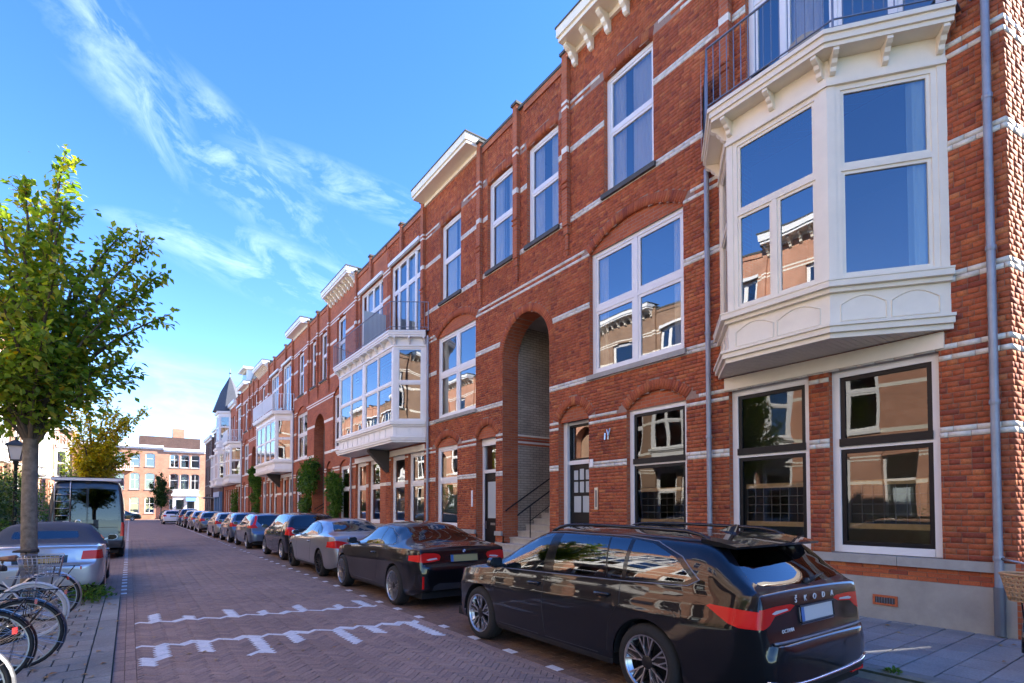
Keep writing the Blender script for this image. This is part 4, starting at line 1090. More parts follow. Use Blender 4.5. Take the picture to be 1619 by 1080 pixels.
pt = Paving(); row = 0; y = -1.81
while y < 14:
    x = 6.03-(.225 if row % 2 else 0)
    while x < 8.66:
        a, b = max(x, 6.03), min(x+.45, 8.68)
        if b-a > .05: pt.add([(a, y), (b, y), (b, y+.3), (a, y+.3)], 0, .1)
        x += .45
    y += .3; row += 1
pt.build('pavement_tile', pav, ['pale_tile'], 220, 'pavement_tiles', joint=.011, vis=lambda c: .4 < c[1] < 4.2)
side = sheet('side_street', 9.2, 60, -4.4, 1.6, -.004, 'road_far'); side['label'] = 'side street round the corner of the terrace'
cover(8.25, 1.75, .32, .22, 'small brown inspection cover at the foot of the corner drainpipe')

# left pavement: flush kerb band and half-bonded pavers, parking bays beyond
lp = sheet('left_pavement', -6.2, -.115, -30, 12.42, .006, 'joint_sand'); lp['label'] = 'grey paved verge with bicycles beside the brick street'
y = -1.0
while y < 12.4:
    L = min(1.08, 12.42-y); k = MB(); k.box(-.325, -.122, y+.005, y+L-.005, -.02, .026+random.uniform(-.002, .002)); k.obj('kerb_stone', lp, 'grey_paver'); y += 1.08
pl = Paving(); row = 0; y = -.5
while y < 12.3:
    x = -.335-(.15 if row % 2 else 0); first = row % 2
    edges = [-.335]; e = -.335-(.15 if first else .3)
    while e > -4.6: edges.append(e); e -= .3
    for a, b in zip(edges, edges[1:]): pl.add([(b, y), (a, y), (a, y+.3), (b, y+.3)], 0, .022)
    y += .3; row += 1
pl.build('paver', lp, ['grey_paver'], 260, 'pavers', joint=.008, vis=lambda c: c[1] > 4.2)
lb = sheet('left_parking', -2.35, -.115, 12.42, 84, -.003, 'road_far'); lb['label'] = 'brick parking bays on the hedge side'
lf = sheet('left_footpath', -6.2, -2.35, 12.42, 84, .06, 'tile_far'); lf['label'] = 'tiled footpath behind the parking bays'
# ------------------------------------------------------------------ cars
def pchip(pts):
    x = np.array([p[0] for p in pts], float); y = np.array([p[1] for p in pts], float); h = np.diff(x); d = np.diff(y)/h; m = np.zeros_like(x)
    for i in range(1, len(x)-1):
        if d[i-1]*d[i] > 0: w1, w2 = 2*h[i]+h[i-1], h[i]+2*h[i-1]; m[i] = (w1+w2)/(w1/d[i-1]+w2/d[i])
    m[0] = d[0]; m[-1] = d[-1]
    def f(t):
        t = min(max(t, x[0]), x[-1]); i = min(int(np.searchsorted(x, t, 'right'))-1, len(x)-2); i = max(i, 0); s = (t-x[i])/h[i]
        return float((1+2*s)*(1-s)**2*y[i]+s*(1-s)**2*h[i]*m[i]+s*s*(3-2*s)*y[i+1]+s*s*(s-1)*h[i]*m[i+1])
    return f
def paint(name, col, metal=.0, rough=.35, flake=True):
    return mat(name, col, rough, metal=metal, coat=1.0, coat_rough=.012, spec=.12 if metal < .45 else .5)
mat('tyre', (.018, .018, .018), .85, noise=(40, .2)); mat('rim_dark', (.03, .03, .033), .35, metal=.6); mat('rim_silver', (.62, .62, .63), .28, metal=1.); mat('plastic', (.018, .018, .02), .55)
mat('trim_gloss', (.010, .010, .012), .12); mat('chrome', (.75, .75, .76), .12, metal=1.); mat('lamp_red', (.66, .016, .014), .25, spec=.3, coat=.15); mat('lamp_clear', (.65, .62, .60), .15, coat=1.); mat('lamp_dark', (.16, .008, .010), .15, coat=1.)
mat('plate_yellow', (.42, .36, .15), .5); mat('plate_white', (.58, .58, .56), .45); mat('plate_blue', (.05, .16, .42), .45); mat('cabin', (.02, .02, .022), .8); mat('soft_top', (.045, .062, .10), .85, noise=(60, .2)); mat('underbody', (.01, .01, .01), .9)
mat_glass('car_glass', (.42, .48, .46), 2.2); mat_glass('dark_glass', (.07, .08, .09), 1.7)
SIDE = [(0, .93), (.06, .965), (.18, .985), (.40, .997), (.60, 1.0), (.70, 1.0), (.745, .992), (.86, .982), (1, .962)]

def car_shell(S):
    L = S['len']; top = pchip(S['top']); plan = pchip(S['plan']); belt = pchip(S['belt']); sill = pchip(S['sill']); prof = pchip(S.get('side', SIDE))
    ra, fa = S['ax']; Ra = S['wr']+.045; zc = S['wr']; hi = S.get('res', 1.)
    ls = set(np.round(np.linspace(0, L, int(60*hi)), 4)) | set(np.round(np.linspace(0, .5, int(26*hi)), 4)) | set(np.round(np.linspace(L-.5, L, int(20*hi)), 4))
    for a in (ra, fa): ls |= set(np.round(a+Ra*np.cos(np.linspace(0, math.pi, int(25*hi)))*.9999, 4))
    ls |= set(p[0] for p in S['top'])
    ls = sorted(x for x in ls if 0 <= x <= L)
    out = [ls[0]]
    for x in ls[1:]:
        if x-out[-1] > .004: out.append(x)
    ls = out; n1, n2, n3 = int(14*hi), int(8*hi)+1, int(7*hi)
    cab = S['cab']; secs = []
    for l in ls:
        W = plan(l); zt = top(l); zb0 = sill(l); bz = min(belt(l), zt-.015); zb = zb0
        for a in (ra, fa):
            d = abs(l-a)
            if d < Ra: zb = max(zb, zc+math.sqrt(Ra*Ra-d*d))
        bz = max(bz, zb+.02); gh = max(zt-bz, .01); k = min(1, gh/cab); k = k*k*(3-2*k)
        yb = W*prof(1.); rw = S['roofw']*min(1, W/S['wmax']+.02)
        yr = yb*.93*(1-k)+rw*k; crown = min(.06, .25*gh+.006)
        pts = []
        for i in range(n1):
            t = i/(n1-1); z = zb+(bz-zb)*t; pts.append((W*prof((z-zb0)/max(bz-zb0, .05)), z))
        zr = zt-crown
        for i in range(1, n2):
            t = i/(n2-1)*.86; pts.append((yb+(yr-yb)*t+.035*k*math.sin(math.pi*t), bz+(zr-bz)*t))
        p0 = pts[-1]; p1 = (yr, zr); p2 = (yr*.84, zt-crown*.70)
        for i in range(1, 5):
            t = i/4; pts.append(((1-t)**2*p0[0]+2*t*(1-t)*p1[0]+t*t*p2[0], (1-t)**2*p0[1]+2*t*(1-t)*p1[1]+t*t*p2[1]))
        for i in range(1, n3):
            t = 1-i/(n3-1); y = yr*.84*t; pts.append((y, zt-crown*(y/yr)**2))
        secs.append([(l, y, z) for y, z in pts])
    bm = bmesh.new(); g = [[bm.verts.new(p) for p in s] for s in secs]
    for a, b in zip(g, g[1:]):
        for i in range(len(a)-1): bm.faces.new((a[i], a[i+1], b[i+1], b[i]))
    for s, rev in ((g[0], False), (g[-1], True)):
        zl = s[0].co.z; lows = bm.verts.new((s[0].co.x, 0, zl)); prev = lows
        cen = [bm.verts.new((s[0].co.x, 0, v.co.z)) for v in s[1:-1]]+[s[-1]]; col = [lows]+cen
        for i in range(len(s)-1):
            q = [s[i], s[i+1], col[i+1], col[i]] if i < len(s)-2 else [s[i], s[i+1], col[i]]
            q = [v for j, v in enumerate(q) if v not in q[:j]]
            if len(q) > 2: bm.faces.new(q if rev else q[::-1])
    return bm
def inside(poly, x, y):
    r = False
    for i in range(len(poly)):
        (x0, y0), (x1, y1) = poly[i-1], poly[i]
        if (y0 > y) != (y1 > y) and x < (x1-x0)*(y-y0)/(y1-y0)+x0: r = not r
    return r
def carve(bm, poly, ax, filt, mi, only=None):
    i, j = ax; lo = (min(p[0] for p in poly)-.01, min(p[1] for p in poly)-.01); hi = (max(p[0] for p in poly)+.01, max(p[1] for p in poly)+.01)
    for k in range(len(poly)):
        a, b = poly[k-1], poly[k]; d = (b[0]-a[0], b[1]-a[1]); no = [0, 0, 0]; no[i] = -d[1]; no[j] = d[0]; co = [0, 0, 0]; co[i] = a[0]; co[j] = a[1]
        l2 = (min(a[0], b[0])-.002, min(a[1], b[1])-.002); h2 = (max(a[0], b[0])+.002, max(a[1], b[1])+.002)
        fs = []
        for f in bm.faces:
            xs = [v.co[i] for v in f.verts]; ys = [v.co[j] for v in f.verts]
            if max(xs) < l2[0] or min(xs) > h2[0] or max(ys) < l2[1] or min(ys) > h2[1]: continue
            if filt(f.calc_center_median()): fs.append(f)
        if not fs: continue
        geom = set(fs)
        for f in fs: geom.update(f.edges); geom.update(f.verts)
        bmesh.ops.bisect_plane(bm, geom=list(geom), dist=1e-5, plane_co=co, plane_no=no)
    for f in bm.faces:
        c = f.calc_center_median()
        if filt(c) and (only is None or f.material_index in only) and lo[0] < c[i] < hi[0] and lo[1] < c[j] < hi[1] and inside(poly, c[i], c[j]): f.material_index = mi

def wheel_meshes(S):
    key = ('wheel', S['wr'], S.get('rim', 'y'), S.get('rimmat', 'rim_silver'))
    if key in CACHE: return CACHE[key]
    r, wd = S['wr'], .21; t = MB(); rr = r*S.get('rimk', .70)
    t.lathe([(rr-.01, -wd/2+.01), (rr+.005, -wd/2-.004), (r-.055, -wd/2-.008), (r-.015, -wd/2+.012), (r, -wd/2+.045), (r, wd/2-.045), (r-.015, wd/2-.012), (r-.055, wd/2+.008), (rr+.005, wd/2+.004), (rr-.01, wd/2-.01)], (0, 0, 0), 'Y', 40)
    for q in (-.05, 0, .05): t.lathe([(r+.0005, q-.004), (r-.006, q), (r+.0005, q+.004)], (0, 0, 0), 'Y', 40)
    to = t.obj('tyre_tmp', None, 'tyre', smooth=True, sharp=40)
    m = MB()   # outside of the wheel is +Y
    m.lathe([(rr-.012, wd/2-.01), (rr-.004, wd/2+.004), (rr+.006, wd/2+.006), (rr+.004, wd/2-.03), (rr-.02, wd/2-.06), (rr-.022, -wd/2+.03)], (0, 0, 0), 'Y', 40, 1)
    m.lathe([(0, -.02), (rr-.02, -.02)], (0, 0, 0), 'Y', 32, 2)
    m.lathe([(0, wd/2-.012), (.03, wd/2-.013), (.06, wd/2-.022), (.068, wd/2-.05)], (0, 0, 0), 'Y', 20, 0 if S.get('rim') != 'five' else 1)
    style = S.get('rim', 'y')
    def spoke(a0, r0, a1, r1, w0, w1, d0, d1, mm):
        p0 = Vector((math.cos(a0)*r0, 0, math.sin(a0)*r0)); p1 = Vector((math.cos(a1)*r1, 0, math.sin(a1)*r1)); t_ = (p1-p0).normalized(); n = Vector((-t_.z, 0, t_.x))
        f = lambda p, w_, y: (p.x+n.x*w_, y, p.z+n.z*w_)
        m.prism([f(p0, w0, d0), f(p0, -w0, d0), f(p0, -w0, d0-.03), f(p0, w0, d0-.03)], [f(p1, w1, d1), f(p1, -w1, d1), f(p1, -w1, d1-.03), f(p1, w1, d1-.03)], mm)
    yo = wd/2-.022; ye = wd/2-.004
    if style == 'y':
        for k in range(5):
            a = 2*math.pi*k/5+.3
            spoke(a, .04, a, rr*.98, .032, .05, yo-.012, ye-.022, 0)
            for sgn in (-1, 1):
                spoke(a+sgn*.16, .05, a+sgn*.34, rr*.985, .0065, .0075, yo, ye, 1); spoke(a+sgn*.25, rr*.52, a+sgn*.09, rr*.985, .0055, .0065, yo+.004, ye, 1)
    elif style == 'multi':
        for k in range(10):
            a = 2*math.pi*k/10
            for sgn in (-1, 1): spoke(a+sgn*.04, .05, a+sgn*.15, rr*.985, .006, .007, yo, ye, 1 if S.get('rimmat') != 'rim_dark' else 0)
    else:
        for k in range(5):
            a = 2*math.pi*k/5+.2; spoke(a, .03, a, rr*.985, .028, .036, yo, ye, 1)
    ro = m.obj('rim_tmp', None, ('rim_dark', S.get('rimmat', 'rim_silver'), 'underbody'), smooth=True, sharp=35)
    CACHE[key] = (to.data, ro.data); bpy.data.objects.remove(to); bpy.data.objects.remove(ro)
    return CACHE[key]
CACHE = {}
def sub(name, me, parent, loc=(0, 0, 0), rot=(0, 0, 0)):
    o = link(bpy.data.objects.new(name, me)); o.parent = parent; o.location = loc; o.rotation_euler = rot; return o

def text_mesh(txt, size, material, depth=.003, spacing=1.0):
    cu = bpy.data.curves.new('lettering', 'FONT'); cu.body = txt; cu.size = size; cu.extrude = depth; cu.align_x = 'CENTER'; cu.align_y = 'CENTER'; cu.space_character = spacing; cu.resolution_u = 3
    ob = link(bpy.data.objects.new('lettering_tmp', cu)); dg = bpy.context.evaluated_depsgraph_get(); me = bpy.data.meshes.new_from_object(ob.evaluated_get(dg)); bpy.data.objects.remove(ob)
    me.materials.clear(); me.materials.append(M(material)); return me

def surf_x(bm_tree, y, z, side=-1):
    """where the rear (side=-1) or nose of the shell lies at (y, z)"""
    h = bm_tree.ray_cast(Vector((-1 if side < 0 else 9, abs(y)+1e-4, z)), Vector((1 if side < 0 else -1, 0, 0)))
    if h[0] is None: h = bm_tree.find_nearest(Vector((-.5 if side < 0 else 6, y, z)))
    return h[0].x
def surf_y(tree, x, z):
    h = tree.ray_cast(Vector((x, 3, z)), Vector((0, -1, 0))); return h[0].y if h[0] else None

from mathutils.bvhtree import BVHTree
def car(label, S, x, y, rot=90., group='cars parked along the street', name='parked_car'):
    """S in car space: x from the rear bumper forwards, y half width, z up. Rear bumper stands at (x, y)"""
    T = thing(name, label, 'car' if name == 'parked_car' else 'van', (x, y, 0), rad(rot), group, local=True)
    bm = car_shell(S)
    names = {0: ('body', S['paint'])}; mi = 1
    def region(nm, mt, poly, ax, filt, only=None):
        nonlocal mi
        carve(bm, poly, ax, filt, mi, only); names[mi] = (nm, mt); mi += 1
    sidef = lambda c: c.y > .30*S['wmax'] and c.z > .5
    for d in S.get('dlo', []): region('window_surround', d[1] if len(d) > 1 and isinstance(d[1], str) else S.get('trim', 'trim_gloss'), d[0] if isinstance(d[0][0], tuple) else d, (0, 2), lambda c: c.y > .28*S['wmax'] and c.z > .6)
    for wv in S.get('side_win', []): region('side_window', S.get('glass', 'car_glass'), wv, (0, 2), lambda c: c.y > .28*S['wmax'] and c.z > .6)
    if S.get('soft'):
        x0, x1 = S['soft']; bl = pchip(S['belt'])
        for f in bm.faces:
            c = f.calc_center_median()
            if f.material_index == 0 and x0 < c.x < x1 and c.z > bl(c.x)+.012: f.material_index = mi
        names[mi] = ('soft_top', 'soft_top'); mi += 1
    x0, x1 = S['screen']
    scr = pchip(S['top'])
    for f in bm.faces:
        c = f.calc_center_median()
        if x0 < c.x < x1 and c.z > scr(c.x)-.05-.06*max(0, (c.y/.6))**4 and c.y < S['roofw']*1.02: f.material_index = mi
    names[mi] = ('windscreen', S.get('glass', 'car_glass')); mi += 1
    rearx = S.get('rearx', .9)
    for (nm, mt, poly, lim) in S.get('rear', []): region(nm, mt, poly, (1, 2), lambda c, lim=lim: c.x < lim)
    for (nm, mt, poly, lim) in S.get('front', []): region(nm, mt, poly, (1, 2), lambda c, lim=lim: c.x > lim)
    for (nm, mt, poly) in S.get('flank', []): region(nm, mt, poly, (0, 2), lambda c: c.y > .4*S['wmax'])
    tree = BVHTree.FromBMesh(bm)
    # split into parts, mirrored
    groups = {}
    for f in bm.faces: groups.setdefault(f.material_index, []).append([tuple(v.co) for v in f.verts])
    for k, faces in groups.items():
        nm, mt = names[k]; central = any(min(p[1] for p in q) < .004 for q in faces)
        def emit(sets):
            vs = {}; V = []; F = []
            for q in sets:
                idx = []
                for p in q:
                    kk = (round(p[0], 5), round(p[1], 5), round(p[2], 5))
                    if kk not in vs: vs[kk] = len(V); V.append(p)
                    if vs[kk] not in idx: idx.append(vs[kk])
                if len(idx) > 2: F.append(idx)
            b = MB(); b.v = V; b.f = F; b.m = [0]*len(F); return b.obj(nm, T, mt, smooth=True, sharp=S.get('sharp', 38))
        mirr = [[(p[0], -p[1], p[2]) for p in q][::-1] for q in faces]
        if central: emit(faces+mirr)
        else: emit(faces); emit(mirr)
    bm.free()
    # wheels, arches, floor, cabin
    ra, fa = S['ax']; ty, ri = wheel_meshes(S); wo = S['wmax']-.125+S.get('stance', 0)
    for a in (ra, fa):
        for sgn in (1, -1):
            w_ = sub('wheel', ty, T, (a, sgn*wo, S['wr']), (0, random.uniform(0, 6), 0 if sgn > 0 else math.pi)); sub('rim', ri, w_)
    Ra = S['wr']+.05
    for a in (ra, fa):
        for sgn in (1, -1):
            b = MB(); n = 14
            for i in range(n):
                a0, a1 = math.pi*i/n, math.pi*(i+1)/n; c = lambda t, yy: (a+Ra*math.cos(t), yy, S['wr']+Ra*math.sin(t))
                b.poly([c(a0, sgn*(S['wmax']-.03)), c(a1, sgn*(S['wmax']-.03)), c(a1, sgn*.45), c(a0, sgn*.45)])
            b.poly([(a+Ra*math.cos(math.pi*i/n), sgn*.45, S['wr']+Ra*math.sin(math.pi*i/n)) for i in range(n+1)])
            b.obj('wheel_well', T, 'underbody')
    b = MB(); b.box(.10, S['len']-.15, -S['wmax']+.16, S['wmax']-.16, .19, .30); b.obj('underbody', T, 'underbody')
    if S.get('cabin', True):
        c0, c1 = S['cabx']; b = MB(); zb = S.get('cabz', .62); b.box(c0, c1, -S['wmax']+.14, S['wmax']-.14, zb-.2, zb); b.obj('cabin_floor', T, 'cabin')
        for sx in S.get('seats', ((2.35, 2), (1.45, 3))):
            for i in range(sx[1]):
                yy = (-.38, .38)[i] if sx[1] == 2 else (-.45, 0, .45)[i]; b = MB(); q = sx[0]
                b.prism([(q, yy-.22, zb), (q+.12, yy-.22, zb), (q+.12, yy+.22, zb), (q, yy+.22, zb)], [(q-.16, yy-.19, zb+.52), (q-.08, yy-.19, zb+.52), (q-.08, yy+.19, zb+.52), (q-.16, yy+.19, zb+.52)])
                b.prism([(q-.18, yy-.11, zb+.55), (q-.10, yy-.11, zb+.55), (q-.10, yy+.11, zb+.55), (q-.18, yy+.11, zb+.55)], [(q-.21, yy-.10, zb+.72), (q-.14, yy-.10, zb+.72), (q-.14, yy+.10, zb+.72), (q-.21, yy+.10, zb+.72)])
                b.obj('car_seat', T, 'cabin')
        b = MB(); b.box(c1-.35, c1-.05, -.7, .7, zb, zb+.28); b.obj('dashboard', T, 'cabin')
    # mirrors
    if S.get('mirror'):
        mx, mz = S['mirror']; yy = surf_y(tree, mx, mz) or S['wmax']*.9
        for sgn in (1, -1):
            b = MB()
            sh = lambda xx, k: [(xx, sgn*(yy+.05+dy*k*1.0), mz+.05+dz*k) for dy, dz in ((0, -.05), (.10, -.055), (.165, -.03), (.175, .02), (.14, .065), (.03, .07), (0, .04))]
            b.prism(sh(mx-.05, 1), sh(mx+.02, 1), 0); b.prism(sh(mx+.02, 1), sh(mx+.07, .75), 0); b.prism([(mx-.02, sgn*(yy-.02), mz-.01), (mx+.04, sgn*(yy-.02), mz-.01), (mx+.04, sgn*(yy-.02), mz+.03), (mx-.02, sgn*(yy-.02), mz+.03)], [(mx-.02, sgn*(yy+.08), mz+.02), (mx+.04, sgn*(yy+.08), mz+.02), (mx+.04, sgn*(yy+.08), mz+.05), (mx-.02, sgn*(yy+.08), mz+.05)], 0)
            mo = b.obj('wing_mirror', T, S['paint'], smooth=True, sharp=50)
            b = MB(); q = sh(mx-.051, .9); b.poly(q); b.obj('mirror_glass', mo, 'trim_gloss')
    # bright edge strip round the side glazing
    for d in (S.get('dlo', []) if S.get('res', 1) > .8 else []):
        pts = []
        for i in range(len(d)):
            a, e = d[i-1], d[i]
            for t in range(6):
                xx = a[0]+(e[0]-a[0])*t/6; zz = a[1]+(e[1]-a[1])*t/6; yy = surf_y(tree, xx, zz)
                if yy: pts.append((xx, yy, zz))
        for sgn in (1, -1): b = MB(); b.tube([(p[0], p[1]*sgn, p[2]) for p in pts], .0055, 5, closed=True); b.obj('window_trim', T, 'grey_metal', smooth=True)
    # door seams and handles follow the flank
    for seam in S.get('seams', []):
        b = MB(); pts = []
        for i in range(len(seam)-1):
            for t in range(8):
                xx = seam[i][0]+(seam[i+1][0]-seam[i][0])*t/8; zz = seam[i][1]+(seam[i+1][1]-seam[i][1])*t/8; yy = surf_y(tree, xx, zz)
                if yy: pts.append((xx, yy-.0005, zz))
        for sgn in (1, -1):
            b = MB(); b.tube([(p[0], p[1]*sgn, p[2]) for p in pts], .0035, 4); b.obj('door_seam', T, 'plastic')
    for hx, hz in S.get('handles', []):
        yy = surf_y(tree, hx, hz)
        if not yy: continue
        for sgn in (1, -1):
            b = MB(); b.tube([(hx-.10, sgn*(yy-.004), hz), (hx-.085, sgn*(yy+.028), hz), (hx+.07, sgn*(yy+.030), hz-.004), (hx+.10, sgn*(yy-.004), hz-.004)], [.012, .015, .015, .012], 8); ho = b.obj('door_handle', T, S['paint'], smooth=True)
            b = MB(); b.tube([(hx-.08, sgn*(yy+.001), hz-.018), (hx+.08, sgn*(yy+.001), hz-.018)], .02, 6); b.obj('handle_recess', ho, 'trim_gloss')
    # plate
    if S.get('plate'):
        pz, pm = S['plate'][:2]; px = surf_x(tree, 0, pz); pw = .26
        tx = (surf_x(tree, 0, pz+.05)-surf_x(tree, 0, pz-.05))/.1; f = lambda yy, zz, o=0.: (px-.012-o+tx*(zz-pz), yy, zz)
        b = MB(); b.prism([f(-pw, pz-.055), f(pw, pz-.055), f(pw, pz+.055), f(-pw, pz+.055)], [f(-pw, pz-.055, -.012), f(pw, pz-.055, -.012), f(pw, pz+.055, -.012), f(-pw, pz+.055, -.012)]); po = b.obj('licence_plate', T, pm)
        b = MB(); b.poly([f(pw, pz-.054, .0015), f(pw-.05, pz-.054, .0015), f(pw-.05, pz+.054, .0015), f(pw, pz+.054, .0015)]); b.obj('plate_band', po, 'plate_blue')
        b = MB(); b.tube([f(-pw-.008, pz-.062, .002), f(pw+.008, pz-.062, .002), f(pw+.008, pz+.062, .002), f(-pw-.008, pz+.062, .002)], .007, 4, closed=True); b.obj('plate_frame', po, 'plastic')
    if S.get('extra'): S['extra'](T, tree, S)
    return T

def extra_octavia(T, tree, S):
    for sgn in (1, -1):   # roof rails
        b = MB(); pts = []
        for i in range(17):
            xx = .62+i*2.05/16; h = tree.ray_cast(Vector((xx, .60, 3)), Vector((0, 0, -1)))
            z = h[0].z; lift = .055*min(1, min(i, 16-i)/1.5); pts.append((xx, sgn*.60, z+lift+.004))
        b.tube(pts, .017, 8); b.obj('roof_rail', T, 'trim_gloss', smooth=True)
    # roof spoiler over the rear screen
    b = MB(); sec = lambda y, k: [(.27+.12*k, y, 1.352-.02*k), (.262+.12*k, y, 1.372-.02*k), (.45+.08*k, y, 1.405-.022*k), (.70, y, 1.436-.030*k), (.70, y, 1.39-.03*k)]
    ys = [-.66, -.55, -.28, 0, .28, .55, .66]; ks = [1, .5, .10, 0, .10, .5, 1]
    for i in range(6): b.prism(sec(ys[i], ks[i]), sec(ys[i+1], ks[i+1]), caps=True)
    b.obj('roof_spoiler', T, S['paint'], smooth=True, sharp=40)
    b = MB(); b.box(.30, .33, -.14, .14, 1.362, 1.376); b.obj('brake_light', T, 'lamp_dark')
    # rear wiper
    x = surf_x(tree, 0, 1.06); b = MB(); b.lathe([(.0, -.02), (.035, -.02), (.03, .01), (0, .012)], (x-.005, 0.0, 1.055), 'X', 10); b.tube([(x-.02, 0, 1.055), (surf_x(tree, -.2, 1.085)-.02, -.2, 1.085), (surf_x(tree, -.38, 1.095)-.012, -.38, 1.095)], [.014, .012, .007], 6); b.obj('rear_wiper', T, 'plastic', smooth=True)
    # lettering on the tailgate
    for i, ch in enumerate('\u0160KODA'):
        yy = .30-.15*i; xx = surf_x(tree, yy, .945)
        sub('lettering', text_mesh(ch, .066, 'letter_white'), T, (xx-.003, yy, .945), (rad(90), 0, rad(-90)))
    xx = surf_x(tree, .47, .735); x2 = surf_x(tree, .57, .735); sub('model_lettering', text_mesh('OCTAVIA', .040, 'letter_white', .002, 1.05), T, (xx-.006, .47, .735), (rad(90), 0, rad(-90)-math.atan2(x2-xx, .10)))
    # shark fin
    b = MB(); h = tree.ray_cast(Vector((.85, 0, 3)), Vector((0, 0, -1)))[0].z
    b.prism([(.78, -.03, h-.01), (1.0, -.012, h-.01), (1.0, .012, h-.01), (.78, .03, h-.01)], [(.77, -.006, h+.065), (.80, -.006, h+.065), (.80, .006, h+.065), (.77, .006, h+.065)]); b.obj('aerial_fin', T, S['paint'])
    # chrome lip low on the bumper and red reflectors
    pts = []
    for i in range(25):
        yy = -.78+1.56*i/24; xx = surf_x(tree, yy, .355); pts.append((xx-.004, yy, .355+.05*abs(yy/.78)**3))
    b = MB(); b.tube(pts, .011, 6); b.obj('bumper_trim', T, 'chrome', smooth=True)
    pts = []
    for i in range(25):
        yy = -.70+1.40*i/24; xx = surf_x(tree, yy, .655); pts.append((xx+.012, yy, .668))
    b = MB(); b.tube(pts, .012, 6); b.obj('loading_lip_trim', T, 'grey_metal', smooth=True)
    for sgn in (1, -1):
        b = MB(); x = surf_x(tree, sgn*.60, .345); b.box(x+.002, x+.05, sgn*.52-.11, sgn*.52+.11, .288, .318); b.obj('rear_reflector', T, 'lamp_red')
        x = surf_x(tree, sgn*.36, .84); 
    b = MB(); pts = [(surf_x(tree, yy, .755)-.002, yy, .755) for yy in np.linspace(-.27, .27, 9)]; b.tube(pts, .007, 5); b.obj('plate_trim', T, 'chrome')

def extra_m2(T, tree, S):
    pts = [(surf_x(tree, yy, .985)+.03, yy, 1.0-.03*abs(yy/.7)**2) for yy in np.linspace(-.66, .66, 15)]
    b = MB(); b.tube(pts, .013, 6); b.obj('boot_spoiler', T, S['paint'], smooth=True)
    x = surf_x(tree, 0, .94); b = MB(); b.lathe([(.0, -.008), (.034, -.008), (.041, 0)], (x-.002, 0, .94), 'X', 20); ro = b.obj('roundel', T, 'trim_gloss')
    b = MB(); 
    for q in range(4):
        b.poly([(x-.012, 0, .94)]+[(x-.012, .027*math.cos(math.pi/2*q+math.pi/2*i/5), .94+.027*math.sin(math.pi/2*q+math.pi/2*i/5)) for i in range(6)], q % 2)
    b.obj('roundel_quarter', ro, ('plate_blue', 'letter_white'))
    for yy in (.36, .26, -.26, -.36):
        b = MB(); x = surf_x(tree, yy, .31) or 0; b.lathe([(.036, .10), (.040, -.03), (.046, -.035), (.047, .1)], (x+.01, yy, .285), 'X', 16); b.obj('exhaust_tip', T, 'chrome', smooth=True, sharp=40)
    for sgn in (1, -1):
        x = surf_x(tree, sgn*.77, .45) or .1; b = MB(); b.box(x-.012, x+.03, sgn*.77-.012, sgn*.77+.012, .36, .56); b.obj('rear_reflector', T, 'lamp_red')

def P_(*a): return list(a)
paint('paint_black', (.004, .005, .008)); paint('paint_deep_black', (.004, .004, .005)); paint('paint_silver', (.36, .37, .39), metal=.75, rough=.3); paint('paint_steel_blue', (.11, .15, .21), metal=.6, rough=.32); paint('paint_navy', (.02, .035, .075), metal=.4); paint('paint_grey', (.15, .145, .14), metal=.6, rough=.33); paint('paint_white', (.72, .72, .72)); paint('paint_pale_silver', (.42, .47, .53), metal=.6, rough=.3); paint('paint_van', (.035, .050, .064), metal=.3, rough=.3); paint('paint_champagne', (.42, .38, .33), metal=.6, rough=.3); paint('paint_green', (.03, .06, .05), metal=.3); paint('paint_dark', (.02, .021, .025), metal=.4)

